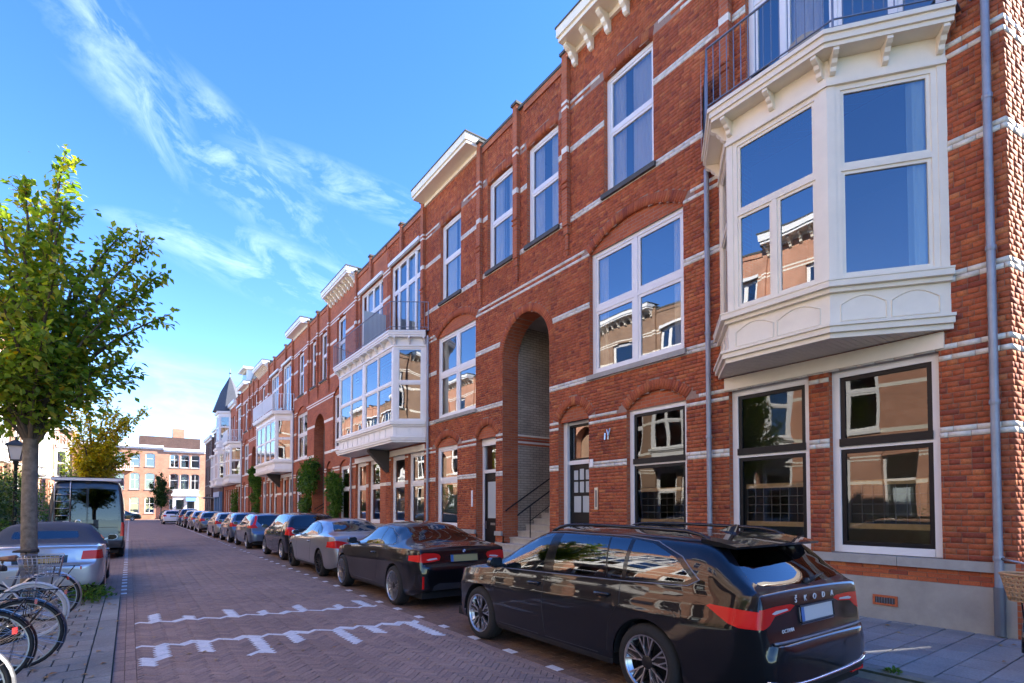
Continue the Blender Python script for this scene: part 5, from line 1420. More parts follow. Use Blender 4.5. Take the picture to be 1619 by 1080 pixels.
OCT = dict(len=4.69, wmax=.915, wr=.330, ax=(1.10, 3.79), cab=.43, roofw=.69, paint='paint_black',
    top=P_((0, .60), (.012, .645), (.05, .668), (.075, .675), (.085, .70), (.10, .80), (.115, .95), (.13, 1.01), (.17, 1.045), (.55, 1.395), (.68, 1.432), (1.2, 1.455), (2.0, 1.468), (2.62, 1.448), (2.95, 1.355), (3.55, 1.045), (3.72, .985), (4.2, .90), (4.5, .80), (4.64, .66), (4.69, .52)),
    plan=P_((0, .52), (.02, .67), (.06, .765), (.15, .83), (.35, .88), (.8, .912), (2.3, .915), (3.8, .905), (4.25, .865), (4.5, .75), (4.62, .62), (4.69, .45)),
    belt=P_((0, 1.02), (.4, 1.0), (1.2, .985), (2.5, .955), (3.5, .925), (4.69, .80)),
    sill=P_((0, .31), (.2, .255), (.7, .215), (3.6, .205), (4.4, .20), (4.69, .26)),
    dlo=[[(.60, 1.085), (.70, 1.03), (1.4, .995), (2.45, .965), (3.52, .935), (3.53, .95), (2.98, 1.325), (2.80, 1.385), (2.40, 1.402), (1.5, 1.395), (1.10, 1.365), (.80, 1.255)]],
    side_win=[[(.67, 1.09), (.75, 1.055), (1.36, 1.02), (1.36, 1.368), (1.14, 1.345), (.86, 1.24)], [(1.41, 1.018), (1.58, 1.013), (1.66, 1.376), (1.41, 1.371)], [(1.605, 1.012), (2.38, .988), (2.38, 1.383), (1.685, 1.378)], [(2.55, .983), (3.42, .958), (2.95, 1.295), (2.78, 1.36), (2.52, 1.38)]],
    screen=(2.70, 3.62),
    rear=[('rear_window', 'dark_glass', [(-.01, 1.045), (.60, 1.06), (.68, 1.10), (.60, 1.30), (.545, 1.355), (-.01, 1.365)], .62),
          ('tail_light', 'lamp_red', [(.32, .905), (.40, .872), (.62, .855), (.70, .80), (.78, .775), (.93, .78), (.93, .895), (.80, .915), (.60, .925), (.38, .922)], .13),
          ('reversing_light', 'lamp_clear', [(.42, .880), (.62, .866), (.66, .876), (.60, .892), (.44, .893)], .13),
          ('bumper_insert', 'plastic', [(-.01, .20), (.92, .20), (.92, .29), (.80, .31), (.6, .345), (-.01, .345)], .5)],
    flank=[('door_sill', 'plastic', [(1.5, .15), (3.4, .15), (3.4, .275), (1.5, .275)]), ('tail_light_side', 'lamp_red', [(.13, .775), (.25, .775), (.34, .80), (.42, .845), (.52, .905), (.49, .918), (.13, .90)])],
    mirror=(3.32, .955), seams=[[(2.50, .955), (2.50, .60), (2.46, .30)], [(1.42, .985), (1.40, .80), (1.52, .62), (1.56, .30)], [(3.46, .92), (3.52, .6), (3.46, .30)], [(2.46, .30), (1.56, .30)], [(3.46, .30), (2.46, .30)]],
    side=[(0, .93), (.06, .965), (.18, .985), (.40, .997), (.60, 1.0), (.715, 1.0), (.745, .990), (.86, .968), (1, .935)], handles=[(2.66, .845), (1.62, .86)], plate=(.83, 'plate_white'), cabx=(.5, 3.6), rim='y', extra=extra_octavia, res=1.3)
car('black estate car with roof rails and lettering on its tailgate', OCT, 4.52, 2.0)

M2 = dict(len=4.47, wmax=.927, wr=.335, ax=(.90, 3.59), cab=.36, roofw=.585, paint='paint_deep_black', stance=.02,
    top=P_((0, .66), (.012, .70), (.04, .735), (.06, .76), (.075, .85), (.085, .94), (.11, .985), (.30, 1.025), (.55, 1.06), (1.10, 1.285), (1.45, 1.385), (1.9, 1.41), (2.30, 1.385), (2.65, 1.27), (3.15, 1.01), (3.32, .955), (3.9, .88), (4.25, .77), (4.42, .62), (4.47, .5)),
    plan=P_((0, .60), (.02, .72), (.06, .80), (.15, .86), (.35, .905), (.9, .927), (1.6, .895), (2.6, .888), (3.5, .915), (4.0, .875), (4.3, .73), (4.47, .45)),
    belt=P_((0, .97), (.5, .985), (1.2, .97), (2.5, .925), (3.3, .90), (4.47, .76)),
    sill=P_((0, .33), (.2, .26), (.6, .21), (3.4, .20), (4.47, .22)),
    dlo=[[(.98, 1.06), (1.06, 1.01), (1.6, .985), (3.10, .935), (3.11, .95), (2.60, 1.225), (2.35, 1.30), (1.95, 1.325), (1.55, 1.29), (1.2, 1.18)]],
    side_win=[[(1.04, 1.065), (1.10, 1.035), (1.66, 1.01), (1.74, 1.285), (1.56, 1.265), (1.25, 1.165)], [(1.72, 1.008), (3.0, .962), (2.58, 1.195), (2.33, 1.272), (1.96, 1.30), (1.80, 1.292)]],
    screen=(2.33, 3.24),
    rear=[('rear_window', 'dark_glass', [(-.01, 1.06), (.62, 1.07), (.60, 1.12), (.50, 1.30), (-.01, 1.335)], 1.5),
          ('tail_light', 'lamp_red', [(.44, .86), (.47, .80), (.60, .785), (.75, .775), (.90, .80), (.90, .88), (.74, .925), (.56, .92), (.47, .90)], .34),
          ('reversing_light', 'lamp_clear', [(.50, .822), (.66, .805), (.70, .818), (.64, .835), (.52, .845)], .3),
          ('plate_recess', 'trim_gloss', [(-.01, .775), (.36, .775), (.39, .88), (-.01, .88)], .4),
          ('diffuser', 'plastic', [(-.01, .22), (.66, .22), (.60, .40), (.50, .44), (-.01, .42)], .4),
          ('vent', 'trim_gloss', [(.66, .34), (.86, .36), (.86, .60), (.70, .56)], .3)],
    flank=[('door_sill', 'plastic', [(1.3, .15), (3.2, .15), (3.2, .27), (1.3, .27)])],
    mirror=(2.86, .955), seams=[[(1.72, .985), (1.70, .70), (1.80, .30)], [(3.0, .925), (3.06, .6), (3.0, .30)], [(3.0, .30), (1.8, .30)]], handles=[(1.90, .84)], plate=(.825, 'plate_yellow'), cabx=(1.0, 3.2), seats=((2.05, 2),), rim='multi', rimk=.74, extra=extra_m2, res=1.1)
car('black sports coupe with a round badge and four exhaust tips', M2, 4.60, 7.75)

def variant(B, **k): d = dict(B); d.update(k); return d
CLK = variant(M2, len=4.60, wmax=.885, wr=.325, ax=(1.02, 3.78), paint='paint_silver', stance=0, extra=None, res=.9, rim='multi', rimmat='rim_dark',
    top=P_((0, .64), (.012, .68), (.04, .71), (.06, .74), (.075, .84), (.09, .95), (.13, 1.0), (.35, 1.04), (.60, 1.07), (1.15, 1.28), (1.55, 1.375), (2.0, 1.395), (2.40, 1.365), (2.75, 1.25), (3.25, 1.0), (3.42, .95), (4.0, .87), (4.38, .76), (4.55, .62), (4.60, .5)),
    plan=P_((0, .56), (.02, .68), (.06, .76), (.15, .82), (.35, .865), (1.0, .885), (2.6, .88), (3.7, .875), (4.15, .83), (4.42, .70), (4.60, .42)),
    belt=P_((0, .985), (.5, .985), (1.2, .965), (2.5, .92), (3.4, .89), (4.6, .74)), sill=P_((0, .32), (.2, .26), (.6, .22), (3.4, .21), (4.6, .22)),
    dlo=[[(1.06, 1.06), (1.14, 1.01), (1.7, .985), (3.20, .93), (3.21, .945), (2.70, 1.215), (2.45, 1.285), (2.05, 1.31), (1.62, 1.275), (1.28, 1.17)]],
    side_win=[[(1.12, 1.065), (1.18, 1.035), (1.70, 1.01), (1.78, 1.27), (1.62, 1.25), (1.32, 1.155)], [(1.75, 1.008), (3.1, .957), (2.68, 1.185), (2.43, 1.26), (2.06, 1.285), (1.83, 1.275)]], screen=(2.43, 3.36),
    rear=[('rear_window', 'dark_glass', [(-.01, 1.075), (.58, 1.085), (.56, 1.13), (.46, 1.29), (-.01, 1.33)], 1.6), ('tail_light', 'lamp_red', [(.40, .80), (.48, .74), (.70, .72), (.88, .74), (.88, .86), (.76, .90), (.62, .885), (.46, .84)], .42)],
    seams=[[(1.75, .985), (1.74, .70), (1.84, .30)], [(3.1, .92), (3.16, .6), (3.1, .30)], [(3.1, .30), (1.84, .30)]], handles=[(1.93, .82)], mirror=(2.96, .95), plate=(.80, 'plate_yellow'), cabx=(1.1, 3.3), seats=((2.15, 2),))
car('silver coupe with dark wheels between two black cars', CLK, 4.62, 12.3)

def hatch(length, height, width, paint_, **k):
    """five-door hatchback scaled from one well-proportioned profile"""
    L = length; h = height/1.48; wm = width/2; sx = L/4.2
    X = lambda v: v*sx
    Z = lambda z: .62+(z-.62)*(height-.62)/(1.48-.62) if z > .62 else z
    top = [(0, .60), (.012, .65), (.05, .69), (.07, .72), (.085, .82), (.10, .94), (.13, 1.0), (.17, 1.03), (.42, 1.36), (.55, 1.42), (1.0, 1.465), (1.6, 1.48), (2.25, 1.455), (2.6, 1.35), (3.2, 1.03), (3.38, .97), (3.85, .88), (4.08, .76), (4.17, .62), (4.2, .5)]
    S = dict(len=L, wmax=wm, wr=k.pop('wr', .32), ax=(X(.78), X(.78)+k.pop('wb', 2.6)), cab=.40*h, roofw=wm*.69, paint=paint_,
        top=[(X(a), Z(b)) for a, b in top], plan=[(X(a), b*wm) for a, b in ((0, .68), (.02, .82), (.06, .90), (.15, .95), (.35, .98), (.9, 1.0), (2.4, 1.0), (3.3, .985), (3.75, .93), (4.0, .80), (4.2, .50))],
        belt=[(X(a), Z(b)) for a, b in ((0, 1.0), (.4, .99), (1.2, .965), (2.4, .93), (3.2, .90), (4.2, .78))], sill=[(0, .33), (.3, .25), (.8, .21), (X(3.4), .21), (L, .24)],
        dlo=[[(X(a), Z(b)) for a, b in ((.48, 1.10), (.58, 1.03), (1.2, 1.0), (3.06, .935), (3.07, .95), (2.62, 1.29), (2.42, 1.37), (1.9, 1.41), (1.2, 1.40), (.75, 1.34), (.60, 1.25))]],
        side_win=[[(X(a), Z(b)) for a, b in ((.56, 1.10), (.64, 1.06), (.98, 1.035), (.98, 1.35), (.80, 1.32), (.66, 1.24))], [(X(a), Z(b)) for a, b in ((1.04, 1.03), (1.86, 1.0), (1.86, 1.385), (1.2, 1.38), (1.04, 1.365))], [(X(a), Z(b)) for a, b in ((1.95, .998), (2.96, .96), (2.60, 1.255), (2.41, 1.34), (1.95, 1.383))]],
        screen=(X(2.3), X(3.3)), rear=k.pop('rear', None) or [('rear_window', 'dark_glass', [(-.01, Z(1.045)), (wm*.70, Z(1.06)), (wm*.72, Z(1.12)), (wm*.60, Z(1.34)), (-.01, Z(1.36))], X(.6)), ('tail_light', 'lamp_red', [(wm*.62, Z(.80)), (wm*.98, Z(.78)), (wm*1.02, Z(.98)), (wm*.72, Z(.97)), (wm*.62, Z(.9))], .40)],
        seams=[[(X(1.92), .93), (X(1.92), .30)], [(X(1.0), .96), (X(1.02), .75), (X(1.2), .6)]], handles=[(X(2.1), .84), (X(1.2), .86)], mirror=(X(2.86), Z(.955)), plate=k.pop('plate', (.80, 'plate_yellow')), cabx=(X(.5), X(3.2)), seats=((X(2.1), 2), (X(1.2), 3)), rim='five', res=.75)
    S.update(k); return S
car('tall black hatchback with round red tail lights and grey side moulding', hatch(4.25, 1.52, 1.80, 'paint_deep_black', wb=2.62, rear=[('rear_window', 'dark_glass', [(-.01, 1.06), (.62, 1.08), (.64, 1.14), (.54, 1.40), (-.01, 1.42)], .62), ('tail_light', 'lamp_red', [(.60, .92), (.64, .84), (.74, .80), (.90, .82), (.92, .98), (.86, 1.05), (.72, 1.06), (.62, 1.0)], .36)]), 4.82, 17.35)
car('steel blue hatchback with tall tail lights beside a glass tailgate', hatch(4.25, 1.45, 1.78, 'paint_steel_blue', wb=2.64, rear=[('rear_window', 'dark_glass', [(-.01, .90), (.30, .90), (.46, 1.0), (.56, 1.12), (.50, 1.33), (-.01, 1.345)], .62), ('tail_light', 'lamp_red', [(.56, .86), (.90, .84), (.92, .92), (.76, .98), (.66, 1.12), (.60, 1.34), (.52, 1.34), (.58, 1.12), (.64, .98)], .6)]), 4.74, 23.2)
car('blue-grey compact hatchback with swept-back tail lights', hatch(4.1, 1.46, 1.76, 'paint_steel_blue', wb=2.55), 4.70, 27.9)
car('champagne saloon with round red tail lights', hatch(4.35, 1.43, 1.78, 'paint_champagne', wb=2.6), 4.66, 33.0)
car('dark grey hatchback parked before the creeper', hatch(4.25, 1.43, 1.77, 'paint_grey', wb=2.58, res=.6), 4.62, 40.5)
car('silver grey hatchback nose to tail with a dark grey one', hatch(4.2, 1.46, 1.77, 'paint_silver', wb=2.58, res=.5), 4.6, 46.0)
car('charcoal estate parked under the white wooden balcony', hatch(4.5, 1.46, 1.80, 'paint_dark', wb=2.65, res=.5), 4.58, 51.5)
car('navy tall car parked past the third archway', hatch(4.4, 1.6, 1.80, 'paint_navy', wb=2.65, res=.5), 4.55, 57.0)
car('white hatchback at the end of the parked row', hatch(4.2, 1.45, 1.77, 'paint_white', wb=2.55, res=.5), 3.6, 64.0)
car('dark green saloon crossing the end of the street', hatch(4.5, 1.42, 1.78, 'paint_green', wb=2.65, res=.5), -3.2, 86.5, rot=0., group='cars parked at the junction')
car('dark blue hatchback turned sideways at the junction', hatch(4.2, 1.5, 1.78, 'paint_navy', wb=2.55, res=.5), 3.3, 82.0, rot=20., group='cars parked at the junction')

# ---- silver convertible on the left
CAB = variant(M2, len=4.57, wmax=.889, wr=.325, ax=(1.02, 3.67), paint='paint_pale_silver', stance=0, extra=None, res=.9, rim='five', soft=(.55, 2.55),
    top=P_((0, .62), (.012, .66), (.045, .69), (.06, .72), (.07, .84), (.085, .94), (.12, .985), (.45, 1.015), (.62, 1.03), (1.02, 1.30), (1.20, 1.365), (1.6, 1.39), (2.1, 1.38), (2.45, 1.345), (2.75, 1.23), (3.25, .985), (3.4, .94), (4.0, .86), (4.35, .75), (4.52, .62), (4.57, .5)),
    plan=P_((0, .60), (.02, .72), (.06, .79), (.15, .835), (.35, .87), (1.0, .889), (2.6, .885), (3.7, .875), (4.15, .83), (4.42, .70), (4.57, .42)),
    belt=P_((0, .97), (.5, .965), (1.2, .95), (2.5, .91), (3.4, .88), (4.57, .74)), sill=P_((0, .30), (.2, .25), (.6, .22), (3.4, .21), (4.57, .22)),
    dlo=[], side_win=[[(1.32, 1.0), (3.1, .95), (2.68, 1.185), (2.40, 1.28), (1.9, 1.30), (1.5, 1.27)]], screen=(2.5, 3.32),
    rear=[('rear_window', 'car_glass', [(-.01, 1.09), (.46, 1.10), (.47, 1.13), (.45, 1.22), (-.01, 1.235)], 1.3), ('tail_light', 'lamp_red', [(.55, .745), (.93, .745), (.93, .885), (.84, .905), (.575, .895)], .30), ('plate_recess', 'trim_gloss', [(-.01, .70), (.36, .70), (.37, .83), (-.01, .83)], .2)],
    seams=[[(1.55, .95), (1.52, .70), (1.6, .30)]], handles=[(1.75, .82)], mirror=(2.95, .95), plate=(.765, 'plate_yellow'), cabx=(1.2, 3.3), seats=((2.15, 2),))
car('silver convertible with a dark blue soft top behind the bicycles', CAB, -1.24, 12.15)

# ---- grey van
def extra_van(T, tree, S):
    b = MB(); 
    for yy in (.42, .80):
        b.tube([(-.03, yy, 1.15), (-.03, yy, 2.42), (.12, yy, 2.52)], .016, 6)
    for i in range(6): z = 1.2+i*.22; b.tube([(-.03, .42, z), (-.03, .80, z)], .013, 6)
    b.obj('rear_ladder', T, 'steel', smooth=True)
    b = MB(); b.box(.06, .30, -.86, .90, 2.53, 2.62); b.box(.3, 4.4, .78, .90, 2.53, 2.62); b.box(.3, 4.4, -.90, -.80, 2.53, 2.62); b.obj('roof_frame', T, 'letter_white')
    b = MB(); b.box(.05, 4.5, -.92, .92, 2.62, 2.64); b.obj('solar_panel', T, 'trim_gloss')
    x = surf_x(tree, -.1, 2.47); b = MB(); b.box(x-.05, x+.02, -.06, .06, 2.44, 2.50); b.obj('reversing_camera', T, 'plastic')
    x = surf_x(tree, 0, 1.1); b = MB(); b.box(x-.012, x+.004, -.22, .10, 1.09, 1.16); b.tube([(x-.03, -.2, 1.12), (x-.03, .08, 1.12)], .016, 6); b.obj('door_handle', T, 'plastic')
    b = MB(); b.lathe([(.055, -.004), (.07, -.012), (.085, -.004)], (x-.004, .22, 1.20), 'X', 20); b.obj('emblem', T, 'chrome', smooth=True)
    b = MB(); b.box(x-.008, x, .40, .60, 1.10, 1.24); b.obj('sticker', T, 'letter_white')
    pts = [(surf_x(tree, 0, z)-.001, .0, z) for z in np.linspace(.62, 2.4, 12)]
    b = MB(); b.tube(pts, .006, 4); b.obj('door_gap', T, 'plastic')
    b = MB(); pts = [(surf_x(tree, yy, 1.03)-.001, yy, 1.03) for yy in np.linspace(-.8, .8, 12)]; b.tube(pts, .006, 4); b.obj('panel_crease', T, 'plastic')
VAN = dict(len=5.4, wmax=.98, wr=.345, ax=(1.0, 4.45), cab=1.1, roofw=.83, paint='paint_van', side=[(0, .95), (.06, .975), (.2, .99), (.5, 1.0), (.8, 1.0), (1, .985)],
    top=P_((0, .50), (.01, .55), (.03, .60), (.04, .70), (.05, 1.1), (.08, 1.8), (.12, 2.3), (.17, 2.48), (.30, 2.54), (1.0, 2.56), (3.2, 2.56), (3.9, 2.44), (4.6, 1.55), (4.75, 1.35), (5.1, 1.15), (5.32, .85), (5.4, .6)),
    plan=P_((0, .84), (.02, .92), (.06, .945), (.15, .965), (.5, .98), (3.5, .98), (4.5, .96), (5.0, .88), (5.3, .72), (5.4, .55)),
    belt=P_((0, 1.25), (3, 1.25), (4.4, 1.2), (5.4, .8)), sill=P_((0, .36), (.5, .30), (4.8, .28), (5.4, .3)), dlo=[], side_win=[[(3.2, 1.3), (4.4, 1.28), (3.95, 2.1), (3.2, 2.1)]], screen=(3.85, 4.65),
    rear=[('rear_window', 'dark_glass', [(.03, 1.28), (.78, 1.28), (.82, 1.34), (.80, 2.18), (.74, 2.26), (.03, 2.28)], .5), ('tail_light', 'lamp_red', [(.86, .74), (.97, .74), (.97, 1.18), (.88, 1.18)], .2), ('rear_bumper', 'plastic', [(-.01, .34), (.99, .34), (.99, .60), (-.01, .60)], .35)],
    mirror=(4.35, 1.25), plate=(.78, 'plate_yellow'), cabx=(.4, 4.4), cabz=.8, seats=((3.6, 2),), rim='five', extra=extra_van, res=.8, cabin=True)
car('grey camper van with a rear ladder and white roof frame', VAN, -1.10, 21.7, name='parked_van')
# ------------------------------------------------------------------ trees and plants
mat('bark', (.19, .165, .13), .9, noise=(11, .55, 10), bump=(16, 1.0)); mat('twig', (.10, .08, .055), .85)
GREEN = [(0, (.09, .165, .026)), (.25, (.14, .24, .034)), (.55, (.21, .315, .04)), (.8, (.30, .37, .048)), (.95, (.40, .38, .05)), (1, (.48, .30, .04))]
mat_leaf('leaf_green', GREEN, .52)
mat_leaf('leaf_yellow', [(0, (.22, .26, .03)), (.3, (.36, .36, .035)), (.6, (.50, .44, .04)), (.85, (.55, .45, .05)), (1, (.40, .24, .03))], .55)
mat_leaf('leaf_dark', [(0, (.018, .045, .012)), (.4, (.03, .075, .016)), (.75, (.05, .11, .02)), (1, (.10, .15, .03))], .3)
mat_leaf('leaf_bright', [(0, (.045, .11, .018)), (.5, (.09, .19, .026)), (1, (.17, .27, .045))], .4)
mat_leaf('leaf_fallen', [(0, (.30, .13, .035)), (.4, (.40, .24, .06)), (.8, (.22, .10, .03)), (1, (.45, .33, .10))], .1)

def leaf_cloud(pts, nrm, size, sag=.35, rng=RNG, aspect=.62):
    """one folded leaf per point; nrm: direction in which each leaf leaves its twig"""
    n = len(pts); P0 = np.array(pts, float); D = np.array(nrm, float)+rng.normal(0, .55, (n, 3)); D[:, 2] -= sag
    D /= np.linalg.norm(D, axis=1)[:, None]+1e-9; up = np.tile([0, 0, 1.], (n, 1))+rng.normal(0, .45, (n, 3))
    S = np.cross(D, up); S /= np.linalg.norm(S, axis=1)[:, None]+1e-9; Nn = np.cross(S, D)
    L = (size*rng.uniform(.7, 1.25, n))[:, None]; Wd = L*aspect*.5
    mid = P0+D*L*.5-Nn*L*.04
    V = np.stack([P0, mid+S*Wd+Nn*L*.09, P0+D*L-Nn*L*.10, mid-S*Wd+Nn*L*.09, mid], 1)
    return V
def leaves_obj(name, V, material, parent=None, org=(0, 0, 0)):
    o = pieces_mesh(name, V, [(0, 1, 4, 4), (1, 2, 4, 4)][:0] or [(0, 1, 2, 4), (0, 4, 2, 3)], [material], parent, off=org); o['kind'] = 'stuff'; return o

def bez(a, b, c, n): return [tuple((1-t)**2*a[i]+2*t*(1-t)*b[i]+t*t*c[i] for i in range(3)) for t in [k/(n-1) for k in range(n)]]
def tree(label, base, h0, tips, trunk_r, leafsize, nleaf, material, seed, name='street_tree', lean=(0, 0), fork=.3, bare=.28, spread=.22):
    rng = np.random.default_rng(seed); rnd = random.Random(seed)
    T = thing(name, label, 'tree', base); bx, by, bz = base
    tb = MB(); path = [(bx, by, bz-.1), (bx+.02, by, bz+.5), (bx+lean[0]*.5, by+lean[1]*.5, bz+h0*.6), (bx+lean[0], by+lean[1], bz+h0)]
    tb.tube(path, [trunk_r*1.25, trunk_r*1.02, trunk_r*.95, trunk_r*.92], 14); to = tb.obj('trunk', T, 'bark', smooth=True)
    top = Vector(path[-1]); br = MB(); LP = []; LN = []
    allseg = []
    for k, tip in enumerate(tips):
        tip = Vector(tip); st = top+Vector((0, 0, -rnd.uniform(0, .25))); d = tip-st
        ctrl = st+Vector((d.x*.22, d.y*.22, d.z*.62))+Vector((rnd.uniform(-.1, .1), rnd.uniform(-.1, .1), 0)); n = 14
        pth = [Vector(p) for p in bez(st, ctrl, tip, n)]; r0 = trunk_r*.50*max(.45, min(1., d.length/3.5))
        br.tube(pth, [r0*(1-i/(n-1))**.8+.004 for i in range(n)], 7); allseg.append((pth, 1.))
        for i in range(3, n-1):
            for q in range(2 if d.length > 1.2 else 1):
                if rnd.random() < .22: continue
                t = (pth[i+1]-pth[i]).normalized(); side = Vector((rnd.gauss(0, 1), rnd.gauss(0, 1), rnd.gauss(.15, .5))); side = (side-t*side.dot(t)).normalized()
                l = rnd.uniform(.25, .62)*min(1, d.length/2.2)*(1.15-.75*i/n); e = pth[i]+t*l*.75+side*l*.8; mid = pth[i]+t*l*.2+side*l*.45
                tw = [Vector(p) for p in bez(pth[i], mid, e, 5)]; br.tube(tw, [.010, .008, .007, .005, .003], 4); allseg.append((tw, .8))
    br.obj('branches', T, 'twig', smooth=True)
    wts = []
    for s_, w_ in allseg: wts.append(w_*sum((b-a).length for a, b in zip(s_, s_[1:])))
    wts = np.array(wts)/sum(wts)
    cnt = rng.multinomial(nleaf, wts)
    for (s_, w_), c in zip(allseg, cnt):
        m = len(s_)-1; f0 = bare if w_ == 1. else .05
        for _ in range(c):
            t = f0+(1-f0)*rnd.random()**.8; i = min(int(t*m), m-1); p = s_[i].lerp(s_[i+1], t*m-i); tang = (s_[i+1]-s_[i]).normalized()
            off = Vector((rnd.gauss(0, 1), rnd.gauss(0, 1), rnd.gauss(0, 1)*.8)); sp = spread*(.35 if t > .85 else 1)
            LP.append(p+off*sp*rnd.random()*.6); LN.append(off.normalized()*.7+tang*.5)
    leaves_obj('crown', leaf_cloud(LP, LN, leafsize, rng=rng), material, T, base); return T

R_ = random.Random(4)
tips = [(-.94, 11.2, 7.50), (-1.47, 11.5, 7.0), (-.90, 10.9, 6.5), (-.12, 11.5, 6.55), (.27, 11.1, 6.30), (.45, 11.4, 5.90), (.55, 11.2, 5.12), (.16, 11.3, 5.45), (.12, 11.0, 3.95), (-.10, 11.6, 4.35), (-.20, 10.7, 4.9), (-.30, 11.9, 5.6), (-.45, 10.5, 3.6), (-.5, 12.1, 4.2),
        (-1.75, 11.2, 6.4), (-2.2, 10.9, 6.0), (-2.6, 11.5, 5.4), (-2.9, 11.1, 4.7), (-2.7, 11.3, 3.8), (-1.9, 12.2, 5.2), (-1.2, 12.6, 5.6), (-.9, 10.1, 5.3), (-1.6, 9.9, 4.8), (-2.1, 10.2, 4.0), (-1.0, 9.8, 4.2), (-1.35, 12.7, 4.2), (-2.2, 12.4, 3.7), (-1.4, 10.6, 5.9), (-1.1, 11.9, 6.3), (-.7, 11.2, 5.6)]
tree('street tree with a leafy green crown growing among the bicycles', (-1.29, 11.3, .0), 2.75, tips, .105, .125, 12000, 'leaf_green', 3, spread=.30)
tips2 = [(-1.3+math.cos(a)*r, 30+math.sin(a)*r, z) for a, r, z in [(R_.uniform(0, 6.28), R_.uniform(.3, 1.5), R_.uniform(3.2, 6.4)) for _ in range(20)]]+[(.6, 30, 6.3), (-.78, 30, 6.8), (-2.0, 30, 4.8), (.3, 29.6, 4.2), (-1.6, 30, 6.5), (-.1, 30.3, 5.9)]
tree('young tree with yellowing leaves behind the grey van', (-1.3, 30.0, .0), 2.4, tips2, .075, .15, 9000, 'leaf_yellow', 8, spread=.34)
tips3 = [(3.2+math.cos(a)*r, 80+math.sin(a)*r, z) for a, r, z in [(R_.uniform(0, 6.28), R_.uniform(.3, 1.25)*(1 if i % 3 else .5), R_.uniform(2.4, 5.7)) for i in range(26)]]+[(3.2, 80, 6.0)]
tree('small round dark green tree at the end of the street', (3.2, 84.0-4, .0), 1.9, tips3, .07, .20, 6000, 'leaf_dark', 9, spread=.5)
tips4 = [(-3.4+math.cos(a)*r, 52+math.sin(a)*r, z) for a, r, z in [(R_.uniform(0, 6.28), R_.uniform(.3, 1.7), R_.uniform(3.2, 6.6)) for _ in range(24)]]
tree('green street tree further along the hedge side', (-3.4, 52.0, .0), 2.4, tips4, .09, .13, 2600, 'leaf_green', 12, spread=.3)
for k, yy in enumerate((-7.5, 3.0)):
    tp = [(-4.2+math.cos(a)*r, yy+math.sin(a)*r, z) for a, r, z in [(R_.uniform(0, 6.28), R_.uniform(.3, 1.6), R_.uniform(3.2, 6.0)) for _ in range(22)]]
    tree(['street tree beside the verge, before the first bicycle', 'street tree in the verge opposite the cream bay'][k], (-4.2, yy, 0), 2.4, tp, .09, .11, 3000, 'leaf_green', 20+k, spread=.3)

def bush(label, name, cat, boxes, n, size, material, seed, stems=True, group=None, parent=None):
    """leaves on the skin of lumpy volumes; boxes: (cx, cy, cz, rx, ry, rz)"""
    rng = np.random.default_rng(seed); pts = []; nr = []
    vol = np.array([b[3]*b[4]+b[4]*b[5]+b[3]*b[5] for b in boxes]); cnt = rng.multinomial(n, vol/vol.sum())
    for b, c in zip(boxes, cnt):
        d = rng.normal(0, 1, (c, 3)); d /= np.linalg.norm(d, axis=1)[:, None]; r = rng.uniform(.62, 1.05, c)[:, None]*(1+.18*np.sin(d[:, :1]*7+d[:, 2:]*5))
        pts.append(np.array(b[:3])+d*r*np.array(b[3:])); nr.append(d)
    pts = np.concatenate(pts); nr = np.concatenate(nr); k = pts[:, 2] > .03; base = (boxes[0][0], boxes[0][1], 0)
    T = thing(name, label, cat, base, 0, group)
    leaves_obj('foliage', leaf_cloud(pts[k], nr[k], size, rng=rng), material, T, base)
    if stems:
        m = MB()
        for b in boxes[:8]: m.tube([(b[0], b[1], 0), (b[0]+rng.uniform(-.1, .1), b[1], b[2]*.6), (b[0], b[1]+rng.uniform(-.1, .1), b[2])], [.03, .025, .012], 6)
        m.obj('stem', T, 'twig')
    return T
def lumps(x0, x1, y0, y1, z, n, r, seed):
    q = random.Random(seed); return [(q.uniform(x0, x1), q.uniform(y0, y1), q.uniform(.35, 1)*z, r*q.uniform(.7, 1.2), r*q.uniform(.7, 1.2), r*q.uniform(.7, 1.2)) for _ in range(n)]
bush('tall dark green garden hedge behind the lamp post', 'garden_hedge', 'hedge', lumps(-5.0, -3.7, 24, 33, 2.7, 26, .8, 1), 9000, .12, 'leaf_dark', 1)
bush('sunlit bright green shrub below the tall hedge', 'garden_shrub', 'shrub', lumps(-4.6, -3.3, 18, 22, 1.0, 12, .5, 2), 3500, .09, 'leaf_bright', 2)
bush('pale green climbing shrub on the sunny houses', 'garden_shrub', 'shrub', lumps(-5.6, -4.4, 34, 44, 3.2, 20, .8, 5), 5000, .13, 'leaf_bright', 5)
bush('low green bushes before the far end of the sunny row', 'garden_shrub', 'shrub', lumps(-5.6, -3.4, 60, 74, 1.8, 16, .8, 6), 3000, .16, 'leaf_bright', 6)
bush('low leafy hedge running behind the bicycles', 'garden_hedge', 'hedge', lumps(-5.4, -4.3, 1.0, 16, 1.2, 26, .6, 7), 6000, .09, 'leaf_dark', 7)
